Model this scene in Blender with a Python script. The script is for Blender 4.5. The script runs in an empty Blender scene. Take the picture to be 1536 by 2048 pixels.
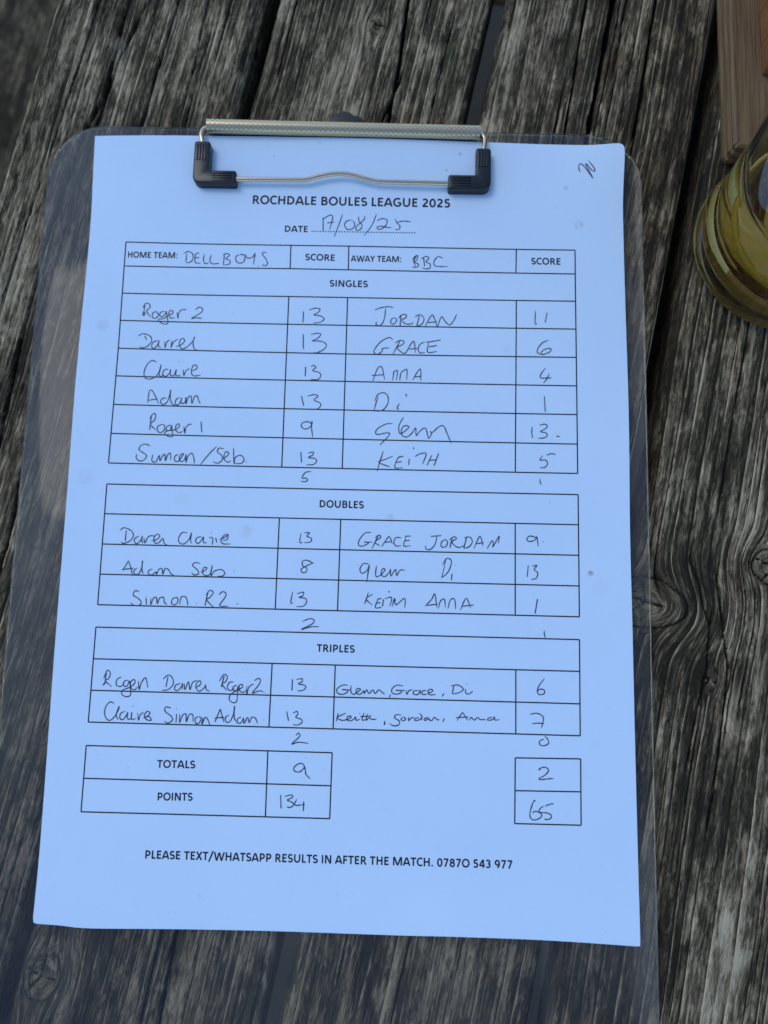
import bpy, bmesh, math, random
import numpy as np
from mathutils import Vector, Matrix
from math import exp, sin, cos, pi, radians
S = bpy.context.scene
COL = S.collection

# ------------------------------------------------------------------ camera
cd = bpy.data.cameras.new('camera'); cam = bpy.data.objects.new('camera', cd); COL.objects.link(cam); S.camera = cam
R = [[0.99955197, -0.02270399, 0.01950352], [0.02504696, 0.99122818, -0.12976654], [-0.01638622, 0.1301969, 0.99135274]]
cam.matrix_world = Matrix(((R[0][0], R[0][1], R[0][2], 0.0191485), (R[1][0], R[1][1], R[1][2], -0.0362025), (R[2][0], R[2][1], R[2][2], 0.2757662), (0, 0, 0, 1)))
cd.sensor_fit = 'VERTICAL'; cd.sensor_height = 9.8; cd.sensor_width = 7.35
cd.lens = 9.8 * 1480 / 2048
cd.clip_start = .01; cd.clip_end = 100
cd.dof.use_dof = True; cd.dof.focus_distance = .270; cd.dof.aperture_fstop = 1.9

# ------------------------------------------------------------------ sky, sun, exposure
SUN_EL, SUN_AZ = 52, -50       # azimuth measured from +Y towards +X
world = bpy.data.worlds.new('World'); S.world = world; world.use_nodes = True
wn = world.node_tree.nodes; wl = world.node_tree.links
sky = wn.new('ShaderNodeTexSky'); sky.sky_type = 'NISHITA'; sky.sun_disc = False
sky.sun_elevation = radians(SUN_EL); sky.sun_rotation = radians(SUN_AZ); sky.air_density = 1.0; sky.dust_density = 0; sky.ozone_density = 3.6
wl.new(sky.outputs['Color'], wn['Background'].inputs['Color']); wn['Background'].inputs['Strength'].default_value = .15
sd = bpy.data.lights.new('sun', 'SUN'); sd.energy = .62; sd.angle = radians(30); sd.color = (1, .93, .84)
sun = bpy.data.objects.new('sun', sd); COL.objects.link(sun); sun.location = (-.6, .6, 1.2)
sv = Vector((sin(radians(SUN_AZ)) * cos(radians(SUN_EL)), cos(radians(SUN_AZ)) * cos(radians(SUN_EL)), sin(radians(SUN_EL))))
sun.rotation_euler = sv.to_track_quat('Z', 'Y').to_euler()
S.view_settings.view_transform = 'Standard'; S.view_settings.look = 'None'; S.view_settings.gamma = 1
S.view_settings.exposure = .51
S.cycles.max_bounces = 14; S.cycles.transmission_bounces = 14; S.cycles.transparent_max_bounces = 16

# ------------------------------------------------------------------ helpers
MM = .001
def mat(name):
    m = bpy.data.materials.new(name); m.use_nodes = True
    return m, m.node_tree.nodes, m.node_tree.links, m.node_tree.nodes['Principled BSDF']
def simple(name, col, rough=.5, metal=0, spec=.5, **kw):
    m, n, l, p = mat(name)
    p.inputs['Base Color'].default_value = (*col, 1); p.inputs['Roughness'].default_value = rough
    p.inputs['Metallic'].default_value = metal; p.inputs['Specular IOR Level'].default_value = spec
    for k, v in kw.items(): p.inputs[k.replace('_', ' ')].default_value = v
    return m
def thing(name, label, cat, loc=(0, 0, 0), group=None):
    o = bpy.data.objects.new(name, None); COL.objects.link(o); o.location = loc; o.empty_display_size = .02
    o['label'] = label; o['category'] = cat
    if group: o['group'] = group
    return o
def link(name, me, m, parent=None, label=None):
    o = bpy.data.objects.new(name, me); COL.objects.link(o)
    if m: me.materials.append(m)
    if parent:
        o.parent = parent; r = parent; off = Vector((0, 0, 0))
        while r: off += r.location; r = r.parent
        o.location = -off
    if label: o['label'] = label
    return o
def mesh(name, vs, fs, smooth=False):
    me = bpy.data.meshes.new(name); me.from_pydata([tuple(v) for v in vs], [], fs); me.update()
    if smooth: me.polygons.foreach_set('use_smooth', [True] * len(me.polygons))
    return me
def bm_mesh(name, bm, smooth=False, angle=None):
    me = bpy.data.meshes.new(name); bmesh.ops.recalc_face_normals(bm, faces=bm.faces); bm.to_mesh(me); bm.free()
    if smooth: me.polygons.foreach_set('use_smooth', [True] * len(me.polygons))
    if angle: me.set_sharp_from_angle(angle=angle)
    return me
def box_bm(bm, c, s, bev=0):
    r = bmesh.ops.create_cube(bm, size=1, matrix=Matrix.Translation(c) @ Matrix.Diagonal((*s, 1)))
    if bev: bmesh.ops.bevel(bm, geom=list({e for v in r['verts'] for e in v.link_edges}), offset=bev, segments=2, affect='EDGES', profile=.6)
def catmull(P, k=6):
    P = [np.array(p, float) for p in P]
    if len(P) < 3: return P
    Q = [2 * P[0] - P[1]] + P + [2 * P[-1] - P[-2]]; out = []
    for i in range(1, len(Q) - 2):
        a, b, c, d = Q[i - 1:i + 3]
        for j in range(k):
            t = j / k
            out.append(.5 * (2 * b + (c - a) * t + (2 * a - 5 * b + 4 * c - d) * t * t + (3 * b - a - 3 * c + d) * t ** 3))
    return out + [P[-1]]
def tube(name, path, r, seg=14):
    P = [np.array(p, float) for p in path]; vs = []; fs = []; up = np.array([0, 0, 1.])
    for i, p in enumerate(P):
        t = P[min(i + 1, len(P) - 1)] - P[max(i - 1, 0)]; t /= np.linalg.norm(t)
        a = np.cross(t, up); a /= np.linalg.norm(a); b = np.cross(a, t)
        vs += [p + r * (cos(2 * pi * j / seg) * a + sin(2 * pi * j / seg) * b) for j in range(seg)]
    for i in range(len(P) - 1):
        for j in range(seg):
            k = (j + 1) % seg; fs.append((i * seg + j, i * seg + k, (i + 1) * seg + k, (i + 1) * seg + j))
    fs.append(tuple(range(seg))[::-1]); fs.append(tuple(range((len(P) - 1) * seg, len(P) * seg)))
    return mesh(name, vs, fs, True)
def lathe(name, prof, c, seg=96, close=False):
    vs = []; fs = []; n = len(prof)
    for r, z in prof:
        for j in range(seg):
            a = 2 * pi * j / seg; vs.append((c[0] + r * cos(a), c[1] + r * sin(a), c[2] + z))
    for i in range(n - 1 + (1 if close else 0)):
        for j in range(seg):
            k = (j + 1) % seg; i2 = (i + 1) % n; fs.append((i * seg + j, i * seg + k, i2 * seg + k, i2 * seg + j))
    if not close: fs.append(tuple(range(seg))[::-1]); fs.append(tuple(range((n - 1) * seg, n * seg)))
    return mesh(name, vs, fs, True)

# ------------------------------------------------------------------ numpy noise
def _h(ix, iy, s):
    x = (ix.astype(np.int64) * 374761393 + iy.astype(np.int64) * 668265263 + s * 1274126177) & 0xffffffff
    x = ((x ^ (x >> 13)) * 1274126177) & 0xffffffff
    return ((x ^ (x >> 16)) & 0xffff) / 65535. * 2 - 1
def vn(x, y, s=0):
    x, y = np.broadcast_arrays(np.asarray(x, float), np.asarray(y, float)); ix = np.floor(x); iy = np.floor(y); fx = x - ix; fy = y - iy
    fx = fx * fx * (3 - 2 * fx); fy = fy * fy * (3 - 2 * fy)
    a, b, c, d = _h(ix, iy, s), _h(ix + 1, iy, s), _h(ix, iy + 1, s), _h(ix + 1, iy + 1, s)
    return (a * (1 - fx) + b * fx) * (1 - fy) + (c * (1 - fx) + d * fx) * fy
def fbm(x, y, s=0, o=4):
    r = 0; a = .5
    for i in range(o): r = r + a * vn(x * 2 ** i, y * 2 ** i, s + i * 17); a *= .55
    return r
def sstep(a, b, x):
    t = np.clip((x - a) / (b - a), 0, 1); return t * t * (3 - 2 * t)

# ------------------------------------------------------------------ weathered wood material
def wood_mat():
    m, n, l, p = mat('weathered_wood')
    def attr(nm):
        a = n.new('ShaderNodeAttribute'); a.attribute_name = nm; return a
    g = attr('grain'); q = attr('wear')
    sg = n.new('ShaderNodeSeparateXYZ'); l.new(g.outputs['Vector'], sg.inputs[0])
    sq = n.new('ShaderNodeSeparateXYZ'); l.new(q.outputs['Vector'], sq.inputs[0])
    def math_(op, a, b=None, c=None, clamp=False):
        k = n.new('ShaderNodeMath'); k.operation = op; k.use_clamp = clamp
        for i, v in enumerate((a, b, c)):
            if v is None: continue
            if isinstance(v, (int, float)): k.inputs[i].default_value = v
            else: l.new(v, k.inputs[i])
        return k.outputs[0]
    def noise(sx, sy, det=4, rough=.55, dist=0, off=0):
        mp = n.new('ShaderNodeMapping'); mp.inputs['Scale'].default_value = (sx, sy, 1); mp.inputs['Location'].default_value = (off, off * .7, 0)
        l.new(g.outputs['Vector'], mp.inputs['Vector'])
        t = n.new('ShaderNodeTexNoise'); t.inputs['Scale'].default_value = 1; t.inputs['Detail'].default_value = det
        t.inputs['Roughness'].default_value = rough; t.inputs['Distortion'].default_value = dist
        l.new(mp.outputs[0], t.inputs['Vector']); return t.outputs['Fac']
    def mr(v, a, b, c=0, d=1):
        k = n.new('ShaderNodeMapRange'); k.interpolation_type = 'SMOOTHSTEP'; l.new(v, k.inputs[0])
        for i, x in enumerate((a, b, c, d)): k.inputs[i + 1].default_value = x
        return k.outputs[0]
    def ramp(v, stops):
        k = n.new('ShaderNodeValToRGB'); e = k.color_ramp.elements
        while len(e) < len(stops): e.new(.5)
        for x, (pos, c) in zip(e, stops): x.position = pos; x.color = (*c, 1)
        l.new(v, k.inputs[0]); return k.outputs[0]
    def mix(f, a, b, mode='MIX'):
        k = n.new('ShaderNodeMix'); k.data_type = 'RGBA'; k.blend_type = mode
        if isinstance(f, (int, float)): k.inputs[0].default_value = f
        else: l.new(f, k.inputs[0])
        for i, c in ((6, a), (7, b)):
            if isinstance(c, tuple): k.inputs[i].default_value = (*c, 1)
            else: l.new(c, k.inputs[i])
        return k.outputs[2]
    fibre = noise(1.7, .10, 4, .65)
    fine = noise(5.5, .5, 3, .6, 0, 31)
    streak = noise(.55, .016, 4, .6, .3, 7)
    patch = noise(.075, .022, 4, .62, .6, 13)
    mott = noise(1.0, .17, 5, .70, .8, 19)
    mid = noise(1.0, .055, 3, .6, .3, 71)
    pale = noise(.13, .045, 9, .74, .5, 83)
    rot = noise(.20, .08, 8, .72, .5, 97)
    st_ = attr('tone')
    big = noise(.03, .009, 3, .5, .4, 23)
    # ring lines: thin pale latewood ridge where the phase wraps
    ph = math_('FRACT', sq.outputs[0])
    ridge = math_('POWER', math_('SUBTRACT', 1.0, ph), 13.0)
    lowr = math_('POWER', ph, 12.0)
    def cen(x, lo, hi, k): return math_('MULTIPLY', math_('SUBTRACT', mr(x, lo, hi), .5), k)
    v = .50
    for term in (cen(patch, .34, .66, .26), cen(streak, .32, .68, .26), cen(mott, .36, .64, .26), cen(fibre, .34, .66, .12), cen(big, .36, .64, .10), cen(mid, .36, .64, .20), cen(pale, .50, .56, .16), cen(rot, .56, .61, -.12)): v = math_('ADD', term, v)
    v = math_('ADD', v, math_('MULTIPLY', math_('MULTIPLY', ridge, mr(noise(.12, .012, 2, .5, 0, 91), .38, .55, .25, 1)), .46)); v = math_('SUBTRACT', v, math_('MULTIPLY', lowr, .42))
    v = math_('ADD', v, math_('MULTIPLY', sq.outputs[1], .05)); v = math_('ADD', v, st_.outputs['Fac'])
    grey = ramp(v, [(.20, (.027, .022, .0125)), (.40, (.060, .047, .0275)), (.56, (.145, .110, .063)), (.74, (.32, .248, .150)), (.98, (.58, .462, .292))])
    brown = ramp(v, [(.2, (.034, .022, .012)), (.55, (.115, .066, .035)), (1.0, (.30, .19, .11))])
    bm_ = mr(noise(.11, .02, 4, .6, .3, 41), .56, .74)
    col = mix(math_('MULTIPLY', bm_, .6), grey, brown)
    green = ramp(v, [(.2, (.026, .028, .012)), (.6, (.10, .10, .042)), (1.0, (.26, .25, .13))])
    col = mix(math_('MULTIPLY', mr(noise(.09, .03, 3, .6, .3, 57), .58, .76), .45), col, green)
    col = mix(mr(sq.outputs[2], .1, .8), col, (.012, .010, .008))        # near-black colour inside the cracks
    l.new(col, p.inputs['Base Color']); p.inputs['Roughness'].default_value = .88; p.inputs['Specular IOR Level'].default_value = .14
    hgt = math_('ADD', math_('MULTIPLY', fibre, .55), math_('MULTIPLY', mott, .5)); hgt = math_('ADD', hgt, math_('MULTIPLY', fine, .3))
    hgt = math_('ADD', hgt, math_('MULTIPLY', streak, .5))
    b = n.new('ShaderNodeBump'); b.inputs['Strength'].default_value = 1; b.inputs['Distance'].default_value = .0009; l.new(hgt, b.inputs['Height']); l.new(b.outputs[0], p.inputs['Normal'])
    return m
WOOD = wood_mat()
UA = (.98129, -.19252); VA = (.19252, .98129)      # across and along the boards

# ------------------------------------------------------------------ planks
def plank(name, u0, u1, v0, v1, parent, seed, spacing, ztop=0., thick=32, step=.3, cracks=(), knots=(), nrand=14, amp=.35, edge=4., bow=.3, tones=(), ext=True):
    rng = np.random.RandomState(seed)
    e = edge; w = u1 - u0
    us = np.concatenate([np.linspace(-w / 2 + e, w / 2 - e, int((w - 2 * e) / step) + 1)])
    ang = np.linspace(0, pi / 2, max(4, int(e * 1.5 / step)))[1:]
    R_u = (w / 2 - e + e * np.sin(ang)); R_z = -e * (1 - np.cos(ang)) * .8
    side = np.array([-thick * .4, -thick * .98]); 
    U = np.concatenate([[-(w / 2 - 2)], -R_u[-1] * np.ones(2), -R_u[::-1], us, R_u, R_u[-1] * np.ones(2), [w / 2 - 2]])
    Z0 = np.concatenate([[-thick], side[::-1], R_z[::-1], 0 * us, R_z, side, [-thick]])
    V = np.arange(v0, v1 + step, max(.85, step))
    if ext: V = np.concatenate([np.linspace(-760, v0 - 2, 90), V, np.linspace(v1 + 2, 760, 80)])
    nu, nv = len(U), len(V)
    uu, vv = np.meshgrid(U + (u0 + u1) / 2, V)
    zz = np.broadcast_to(Z0, uu.shape).copy()
    top = np.broadcast_to((np.abs(U) <= w / 2 - e + .01) | (Z0 > -e * .95), uu.shape) * 1.0
    # wavy edges
    edgew = fbm(vv / 60, uu * 0, seed, 4) * .45 + vn(vv / 3, uu * 0, seed + 5) * .10
    uout = uu + np.sign(uu - (u0 + u1) / 2) * edgew * sstep(w / 2 - 10, w / 2, np.abs(uu - (u0 + u1) / 2))
    # grain coordinate, bent round the knots
    ug = uu + 3.5 * vn(vv / 170, uu * 0 + .5, seed + 1) + 1.2 * fbm(uu / 22, vv / 90, seed + 2, 3) + .10 * vn(uu / 3, vv / 14, seed + 3)
    km = np.zeros_like(uu); kr = np.zeros_like(uu)
    for ku, kv, ru, rv in knots:
        du, dv = uu - ku, vv - kv; d2 = (du / ru) ** 2 + (dv / rv) ** 2
        far = np.exp(-((du / (ru * 5)) ** 2 + (dv / (rv * 3.2)) ** 2))
        g0 = np.interp(ku, U + (u0 + u1) / 2, ug[np.abs(V - kv).argmin()])
        ug = ug - (ug - g0) * np.exp(-d2 * .55) * .97 * np.minimum(1, far * 1.3)
        m_ = sstep(1.25, .85, np.sqrt(d2) + .12 * vn(du / 3, dv / 3, seed + 9)); km = np.maximum(km, m_); kr = np.where(m_ > .02, np.sqrt((du / ru) ** 2 + (dv / rv) ** 2) * min(ru, rv), kr)
    ug = ug + np.where(np.broadcast_to(Z0, uu.shape) < -e * .5, (-Z0 - e * .5) * np.sign(U), 0)
    phase = ug / spacing + .8 * vn(ug / (spacing * 3.1), vv * 0, seed + 4) + .5 * vn(ug / (spacing * 1.3), vv * 0 + 3, seed + 6)
    phase = phase * (1 - km) + km * (kr / 1.15 + .3 * vn(uu / 4, vv / 4, seed + 8))
    fr = phase - np.floor(phase)
    soft = .45 + .55 * sstep(-.5, .4, fbm(uu / 30, vv / 120, seed + 11, 3))
    h = amp * soft * ((1 - fr) ** 1.3 * .8 - .35 - .5 * sstep(.8, 1, fr) * (1 - sstep(.97, 1, fr))) * (1 - .45 * km)
    h += .16 * vn(ug * 1.1, vv * .035, seed + 12) + .10 * vn(ug * 2.1, vv * .07, seed + 13)
    pit = fbm(ug / 3, vv / 14, seed + 14, 4); h -= .25 * sstep(.12, .35, pit) 
    h += .3 * fbm(uu / 25, vv / 80, seed + 15, 3) + bow * .5 * (1 - (2 * (uu - (u0 + u1) / 2) / w) ** 2)
    cr = np.zeros_like(uu)
    def carve(cu, vmask_lo, vmask_hi, wd, dp, coord):
        nonlocal h, cr
        tap = sstep(0, 1, np.minimum((vv - vmask_lo) / 14, (vmask_hi - vv) / 14))
        wv = wd * tap * .8 * (1 + .3 * vn(vv / 5, uu * 0 + 7, seed + int(wd * 100))) + 1e-6
        d = np.abs(coord - cu) / wv
        k = np.clip(1 - d ** 2, 0, 1) * (tap > .01)
        h = h - dp * np.sqrt(k) * tap; cr = np.maximum(cr, k ** .5 * np.minimum(1, tap * 1.5))
        h = h - .12 * np.exp(-(d / 2.2) ** 2) * tap
    for pts, wd, dp in cracks:
        pts = sorted(pts, key=lambda t: t[1]); pv = [t[1] for t in pts]; pu = [t[0] for t in pts]
        lo, hi = pv[0] - (12 if len(pts) < 9 else 0), pv[-1] + 12
        cu = np.interp(V, pv, pu)[:, None] + .22 * vn(vv / 14, uu * 0, seed + 21) + .07 * vn(vv / 3, uu * 0, seed + 22)
        carve(cu, lo, hi, wd, dp, uu)
    for i in range(nrand):
        cu = rng.uniform(ug.min() + 3, ug.max() - 3); L = rng.uniform(25, 150); vc = rng.uniform(v0, v1)
        carve(cu + .12 * vn(vv / 2.5, uu * 0, seed + 30 + i), vc - L / 2, vc + L / 2, rng.choice([.3, .36, .46, .6], p=[.4, .3, .2, .1]), rng.uniform(.8, 2.4), ug)
    for ku, kv, ru, rv in knots:                       # radial splits inside the knot
        du, dv = uu - ku, vv - kv; th = np.arctan2(dv, du); rr = np.hypot(du, dv)
        for t0 in (rng.uniform(-.3, .1), rng.uniform(1, 2.4), rng.uniform(-2.6, -1.2), pi - .25):
            dd = np.abs(np.sin((th - t0) / 2)) * 2 * rr + .2 * vn(rr / 1.5, rr * 0, seed + int(t0 * 9))
            k = np.clip(1 - (dd / .38) ** 2, 0, 1) * (rr < max(ru, rv) * .95) * (np.hypot(du / ru, dv / rv) < .95); h -= 1.3 * np.sqrt(k); cr = np.maximum(cr, k)
        rim = np.exp(-((np.hypot(du / ru, dv / rv) - 1.06 + .05 * vn(th * 3, rr * 0, seed)) / .06) ** 2) * (vn(th * 1.3, th * 0, seed + 2) > -.35); h -= .8 * rim; cr = np.maximum(cr, rim * .8)
    zz = zz + h * top
    X = uout * UA[0] + vv * VA[0]; Y = uout * UA[1] + vv * VA[1]
    co = np.stack([X * MM, Y * MM, zz * MM + ztop], -1).reshape(-1, 3)
    me = bpy.data.meshes.new(name)
    i = np.arange(nv - 1)[:, None] * nu + np.arange(nu - 1)[None, :]
    F = np.stack([i, i + 1, i + nu + 1, i + nu], -1).reshape(-1, 4)
    ends = [list(range(nu))[::-1], list(range((nv - 1) * nu, nv * nu))]
    bottom = np.stack([np.arange(nv - 1) * nu + nu - 1, np.arange(nv - 1) * nu, np.arange(1, nv) * nu, np.arange(1, nv) * nu + nu - 1], -1)
    F = np.concatenate([F, bottom]); nf = len(F)
    loops = np.concatenate([F.ravel(), ends[0], ends[1]]).astype(np.int32)
    me.vertices.add(len(co)); me.vertices.foreach_set('co', co.ravel())
    me.loops.add(len(loops)); me.loops.foreach_set('vertex_index', loops)
    me.polygons.add(nf + 2); st = np.concatenate([np.arange(nf) * 4, [nf * 4, nf * 4 + nu]]).astype(np.int32)
    me.polygons.foreach_set('loop_start', st); me.update(calc_edges=True); me.validate()
    me.polygons.foreach_set('use_smooth', np.concatenate([np.ones(nf, bool), [False, False]]))
    for nm, arr in (('grain', (ug, vv, np.full_like(uu, seed * 11.3))), ('wear', (phase, km, cr))):
        a = me.attributes.new(nm, 'FLOAT_VECTOR', 'POINT'); a.data.foreach_set('vector', np.stack(arr, -1).astype(np.float32).ravel())
    tn = .10 * fbm(uu / 14, vv / 60, seed + 61, 3)
    for tu, tv, ru, rv, k in tones: tn = tn + k * sstep(1.15, .75, np.hypot((uu - tu) / ru, (vv - tv) / rv) + .35 * fbm(ug / 3.5, vv / 16, seed + 63, 4))
    a = me.attributes.new('tone', 'FLOAT', 'POINT'); a.data.foreach_set('value', tn.astype(np.float32).ravel())
    return link('plank', me, WOOD, parent)

table = thing('picnic_table', 'old weathered grey picnic table of wide gapped planks under the clipboard', 'table', (0, 0, -.74))
V0, V1 = -290, 300
plank('plank', -167.6, -81.6, V0, V1, table, 3, 4.6, cracks=[
    ([(-148.7, 187), (-149.4, 153), (-150.3, 120), (-152, 60)], .55, 2.5), ([(-136, 260), (-137, 189), (-135.4, 144), (-138.7, 131), (-141, 72), (-140, 36), (-137.1, -.4), (-136, -70)], 1.15, 6),
    ([(-128.6, 191), (-133.5, 162), (-134.7, 133)], .8, 4), ([(-116.3, 260), (-116.3, 194), (-117, 143), (-116.7, 110)], .7, 4), ([(-104.6, 250), (-104.6, 196), (-102.6, 165)], .5, 2.5),
    ([(-129, 60), (-127.8, 16), (-125.7, -4), (-123.9, -23), (-123, -48), (-121, -90)], 1.2, 7)], nrand=44, amp=.4, edge=6, tones=[(-149, 70, 9, 60, .14), (-127, 156, 8, 30, .14), (-100, 170, 10, 30, .10)])
plank('plank', -75.8, 10.2, V0, V1, table, 5, 3.4, cracks=[
    ([(-23.5, 262), (-22.9, 213), (-20.9, 188), (-19.5, 158), (-19, 110)], .95, 7), ([(-18.9, 176), (-22.1, 158), (-23, 120)], .7, 4), ([(-25.7, -120), (-25.7, -160), (-23.5, -189), (-23, -230)], .9, 5), ([(-31, -130), (-30, -190)], .5, 3)],
    knots=[(-33.2, 199.5, 3.0, 4.2), (-67.7, -182.6, 6, 8)], nrand=34, amp=.3, tones=[(-40, 181, 10, 30, .08), (-9, 174, 8, 24, .10)])
plank('plank', 16.2, 100.4, V0, V1, table, 8, 2.7, cracks=[
    ([(49, 250), (49, 224), (51.2, 168), (52, 130)], .6, 4), ([(59.8, 280), (59.8, 230), (60, 200), (60.3, 169), (59.9, 100)], 1.35, 10), ([(75.5, 280), (76.6, 234), (78.5, 190), (78.9, 160), (80, 90)], .75, 5),
    ([(55, -130), (54, -190), (54, -240)], .5, 2)], nrand=40, amp=.26, tones=[(22, 187, 5, 50, .12), (80, 200, 24, 70, -.09), (45, 215, 18, 50, -.05)])  # negative tones paint the top-right shade into the wood colour
plank('plank', 108.4, 194, V0, V1, table, 12, 5.0, cracks=[
    ([(128, 9), (132.7, 2.5), (136.5, -8), (139, -13)], .45, 1.6), ([(138.8, 6), (143.4, -11), (147.5, -25), (149, -37.8), (150, -80)], .55, 2.2), ([(139, -13), (140.5, -30), (139, -60)], .5, 2)],
    knots=[(114.5, -9.5, 14.5, 8.8), (159, 13.5, 8, 6.5), (142.2, -32, 2.6, 4)], nrand=30, amp=.6, edge=6.5, tones=[(168, -103, 14, 24, .24), (161.7, -130, 9, 20, .18), (144, -67, 10, 18, -.10), (157.4, -36, 8, 20, .16), (149.4, -8, 6, 18, .14), (130, -45, 8, 24, -.10), (144, 36, 6, 22, .12), (132, -130, 10, 50, -.06), (112, 150, 14, 70, -.10)])  # last tone paints shade into the upper end beside the gap
plank('plank', 199.5, 285, V0, V1, table, 17, 3.6, step=1.0, nrand=8)
plank('plank', 291, 376, V0, V1, table, 19, 3.6, step=1.2, nrand=8)
def wood_box(name, parent, c, s, rot=0.):
    """a coarse board of the same wood, for the frame under the table"""
    bm = bmesh.new(); box_bm(bm, (0, 0, 0), s, .003); me = bm_mesh(name, bm); n = len(me.vertices)
    co = np.zeros(n * 3); me.vertices.foreach_get('co', co); co = co.reshape(-1, 3)
    ax = int(np.argmax(s)); ot = [i for i in range(3) if i != ax]
    g = np.stack([(co[:, ot[0]] + co[:, ot[1]]) * 1000, co[:, ax] * 1000, np.full(n, 50.)], -1).astype(np.float32)
    a = me.attributes.new('grain', 'FLOAT_VECTOR', 'POINT'); a.data.foreach_set('vector', g.ravel())
    wv = np.stack([g[:, 0] / 4, g[:, 0] * 0, g[:, 0] * 0], -1); a = me.attributes.new('wear', 'FLOAT_VECTOR', 'POINT'); a.data.foreach_set('vector', wv.ravel())
    o = link(name, me, WOOD, parent); o.location = Vector(c) - parent.location; o.rotation_euler = (0, 0, rot); return o
rz = -math.atan2(.19252, .98129)
def uvw(u, v, z): return ((u * UA[0] + v * VA[0]) * MM, (u * UA[1] + v * VA[1]) * MM, z)
for v in (-560, 560):
    wood_box('crossbeam', table, uvw(104, v, -.0325 - .0355), (.60, .045, .07), rz)
    for u in (-120, 330): wood_box('leg', table, uvw(u, v + 48, -.37 - .02), (.09, .045, .70), rz)
# the bench beside the table, far enough below to be out of focus
plank('plank', -420, -285, -150, 620, table, 23, 8, ext=False, ztop=-.28, step=1.2, nrand=12, amp=.8, tones=[(-350, 200, 400, 900, -.14)])
plank('plank', -560, -430, -150, 620, table, 29, 8, ext=False, ztop=-.28, step=1.5, nrand=8, amp=.8, tones=[(-500, 200, 400, 900, -.14)])
for o in list(table.children)[-2:]: o['label'] = 'bench board lower down beside the table top'
for v in (-60, 540):
    for u in (-340, -480): wood_box('leg', table, uvw(u, v, -.28 - .033 - .2135), (.09, .045, .425), rz)
    wood_box('crossbeam', table, uvw(-215, v if v < 0 else 585, -.35), (.62, .04, .07), rz)

# ground
m, n, l, p = mat('paving')
tc = n.new('ShaderNodeTexCoord'); no = n.new('ShaderNodeTexNoise'); no.inputs['Scale'].default_value = 9; no.inputs['Detail'].default_value = 8
l.new(tc.outputs['Object'], no.inputs['Vector']); cr_ = n.new('ShaderNodeValToRGB'); cr_.color_ramp.elements[0].color = (.018, .015, .010, 1); cr_.color_ramp.elements[1].color = (.05, .042, .03, 1)
l.new(no.outputs['Fac'], cr_.inputs[0]); l.new(cr_.outputs[0], p.inputs['Base Color']); p.inputs['Roughness'].default_value = .9
bb = n.new('ShaderNodeBump'); bb.inputs['Distance'].default_value = .01; l.new(no.outputs['Fac'], bb.inputs['Height']); l.new(bb.outputs[0], p.inputs['Normal'])
gr = link('ground', mesh('ground', [(-40, -40, -.74), (40, -40, -.74), (40, 40, -.74), (-40, 40, -.74)], [(0, 1, 2, 3)]), m); gr['kind'] = 'structure'

# ------------------------------------------------------------------ clipboard
clip = thing('clipboard', 'clear scratched plastic clipboard lying on the grey planks with metal clip at top', 'clipboard', (-.006, -.02, .0006))
def rounded(corners, seg=10):
    """corners: (x, y, r) anticlockwise"""
    out = []
    for i, (x, y, r) in enumerate(corners):
        p = np.array((x, y)); a = np.array(corners[i - 1][:2]) - p; b = np.array(corners[(i + 1) % len(corners)][:2]) - p
        if r <= 0: out.append(tuple(p)); continue
        a = a / np.linalg.norm(a); b = b / np.linalg.norm(b); c = p + (a + b) * r; P1, P2 = p + a * r, p + b * r
        t1 = math.atan2(*(P1 - c)[::-1]); t2 = math.atan2(*(P2 - c)[::-1]); d = (t2 - t1 + pi) % (2 * pi) - pi
        out += [tuple(c + r * np.array((cos(t1 + d * k / seg), sin(t1 + d * k / seg)))) for k in range(seg + 1)]
    return out
def prism(name, poly, z0, z1, bev=0, segs=3, both=True):
    bm = bmesh.new(); vs = [bm.verts.new((x * MM, y * MM, z0 * MM)) for x, y in poly]; f = bm.faces.new(vs)
    r = bmesh.ops.extrude_face_region(bm, geom=[f]); tv = [v for v in r['geom'] if isinstance(v, bmesh.types.BMVert)]
    for v in tv: v.co.z = z1 * MM
    bm.normal_update(); bm.edges.ensure_lookup_table()
    if bev:
        es = [e for e in bm.edges if abs(e.verts[0].co.z - e.verts[1].co.z) < 1e-7 and (both or e.verts[0].co.z > (z0 + z1) / 2 * MM)]
        bmesh.ops.bevel(bm, geom=es, offset=bev * MM, segments=segs, affect='EDGES', profile=.5)
    return bm_mesh(name, bm, True, radians(35))
m, n, l, p = mat('scratched_acrylic')
tc = n.new('ShaderNodeTexCoord')
def nz(sc, det, loc=(0, 0, 0), scale=(1, 1, 1), rot=0, dist=0):
    mp = n.new('ShaderNodeMapping'); mp.inputs['Scale'].default_value = scale; mp.inputs['Rotation'].default_value = (0, 0, rot); mp.inputs['Location'].default_value = loc
    l.new(tc.outputs['Object'], mp.inputs['Vector']); t = n.new('ShaderNodeTexNoise'); t.inputs['Scale'].default_value = sc; t.inputs['Detail'].default_value = det; t.inputs['Distortion'].default_value = dist
    l.new(mp.outputs[0], t.inputs['Vector']); return t.outputs['Fac']
def rng_(v, a, b, c, d):
    k = n.new('ShaderNodeMapRange'); l.new(v, k.inputs[0])
    for i, x in enumerate((a, b, c, d)): k.inputs[i + 1].default_value = x
    return k.outputs[0]
p.inputs['Transmission Weight'].default_value = 1; p.inputs['IOR'].default_value = 1.29; p.inputs['Base Color'].default_value = (.985, .985, .965, 1)
l.new(rng_(nz(30, 4), .3, .7, .03, .09), p.inputs['Roughness'])
df = n.new('ShaderNodeBsdfDiffuse'); df.inputs['Color'].default_value = (.50, .45, .38, 1)
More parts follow.
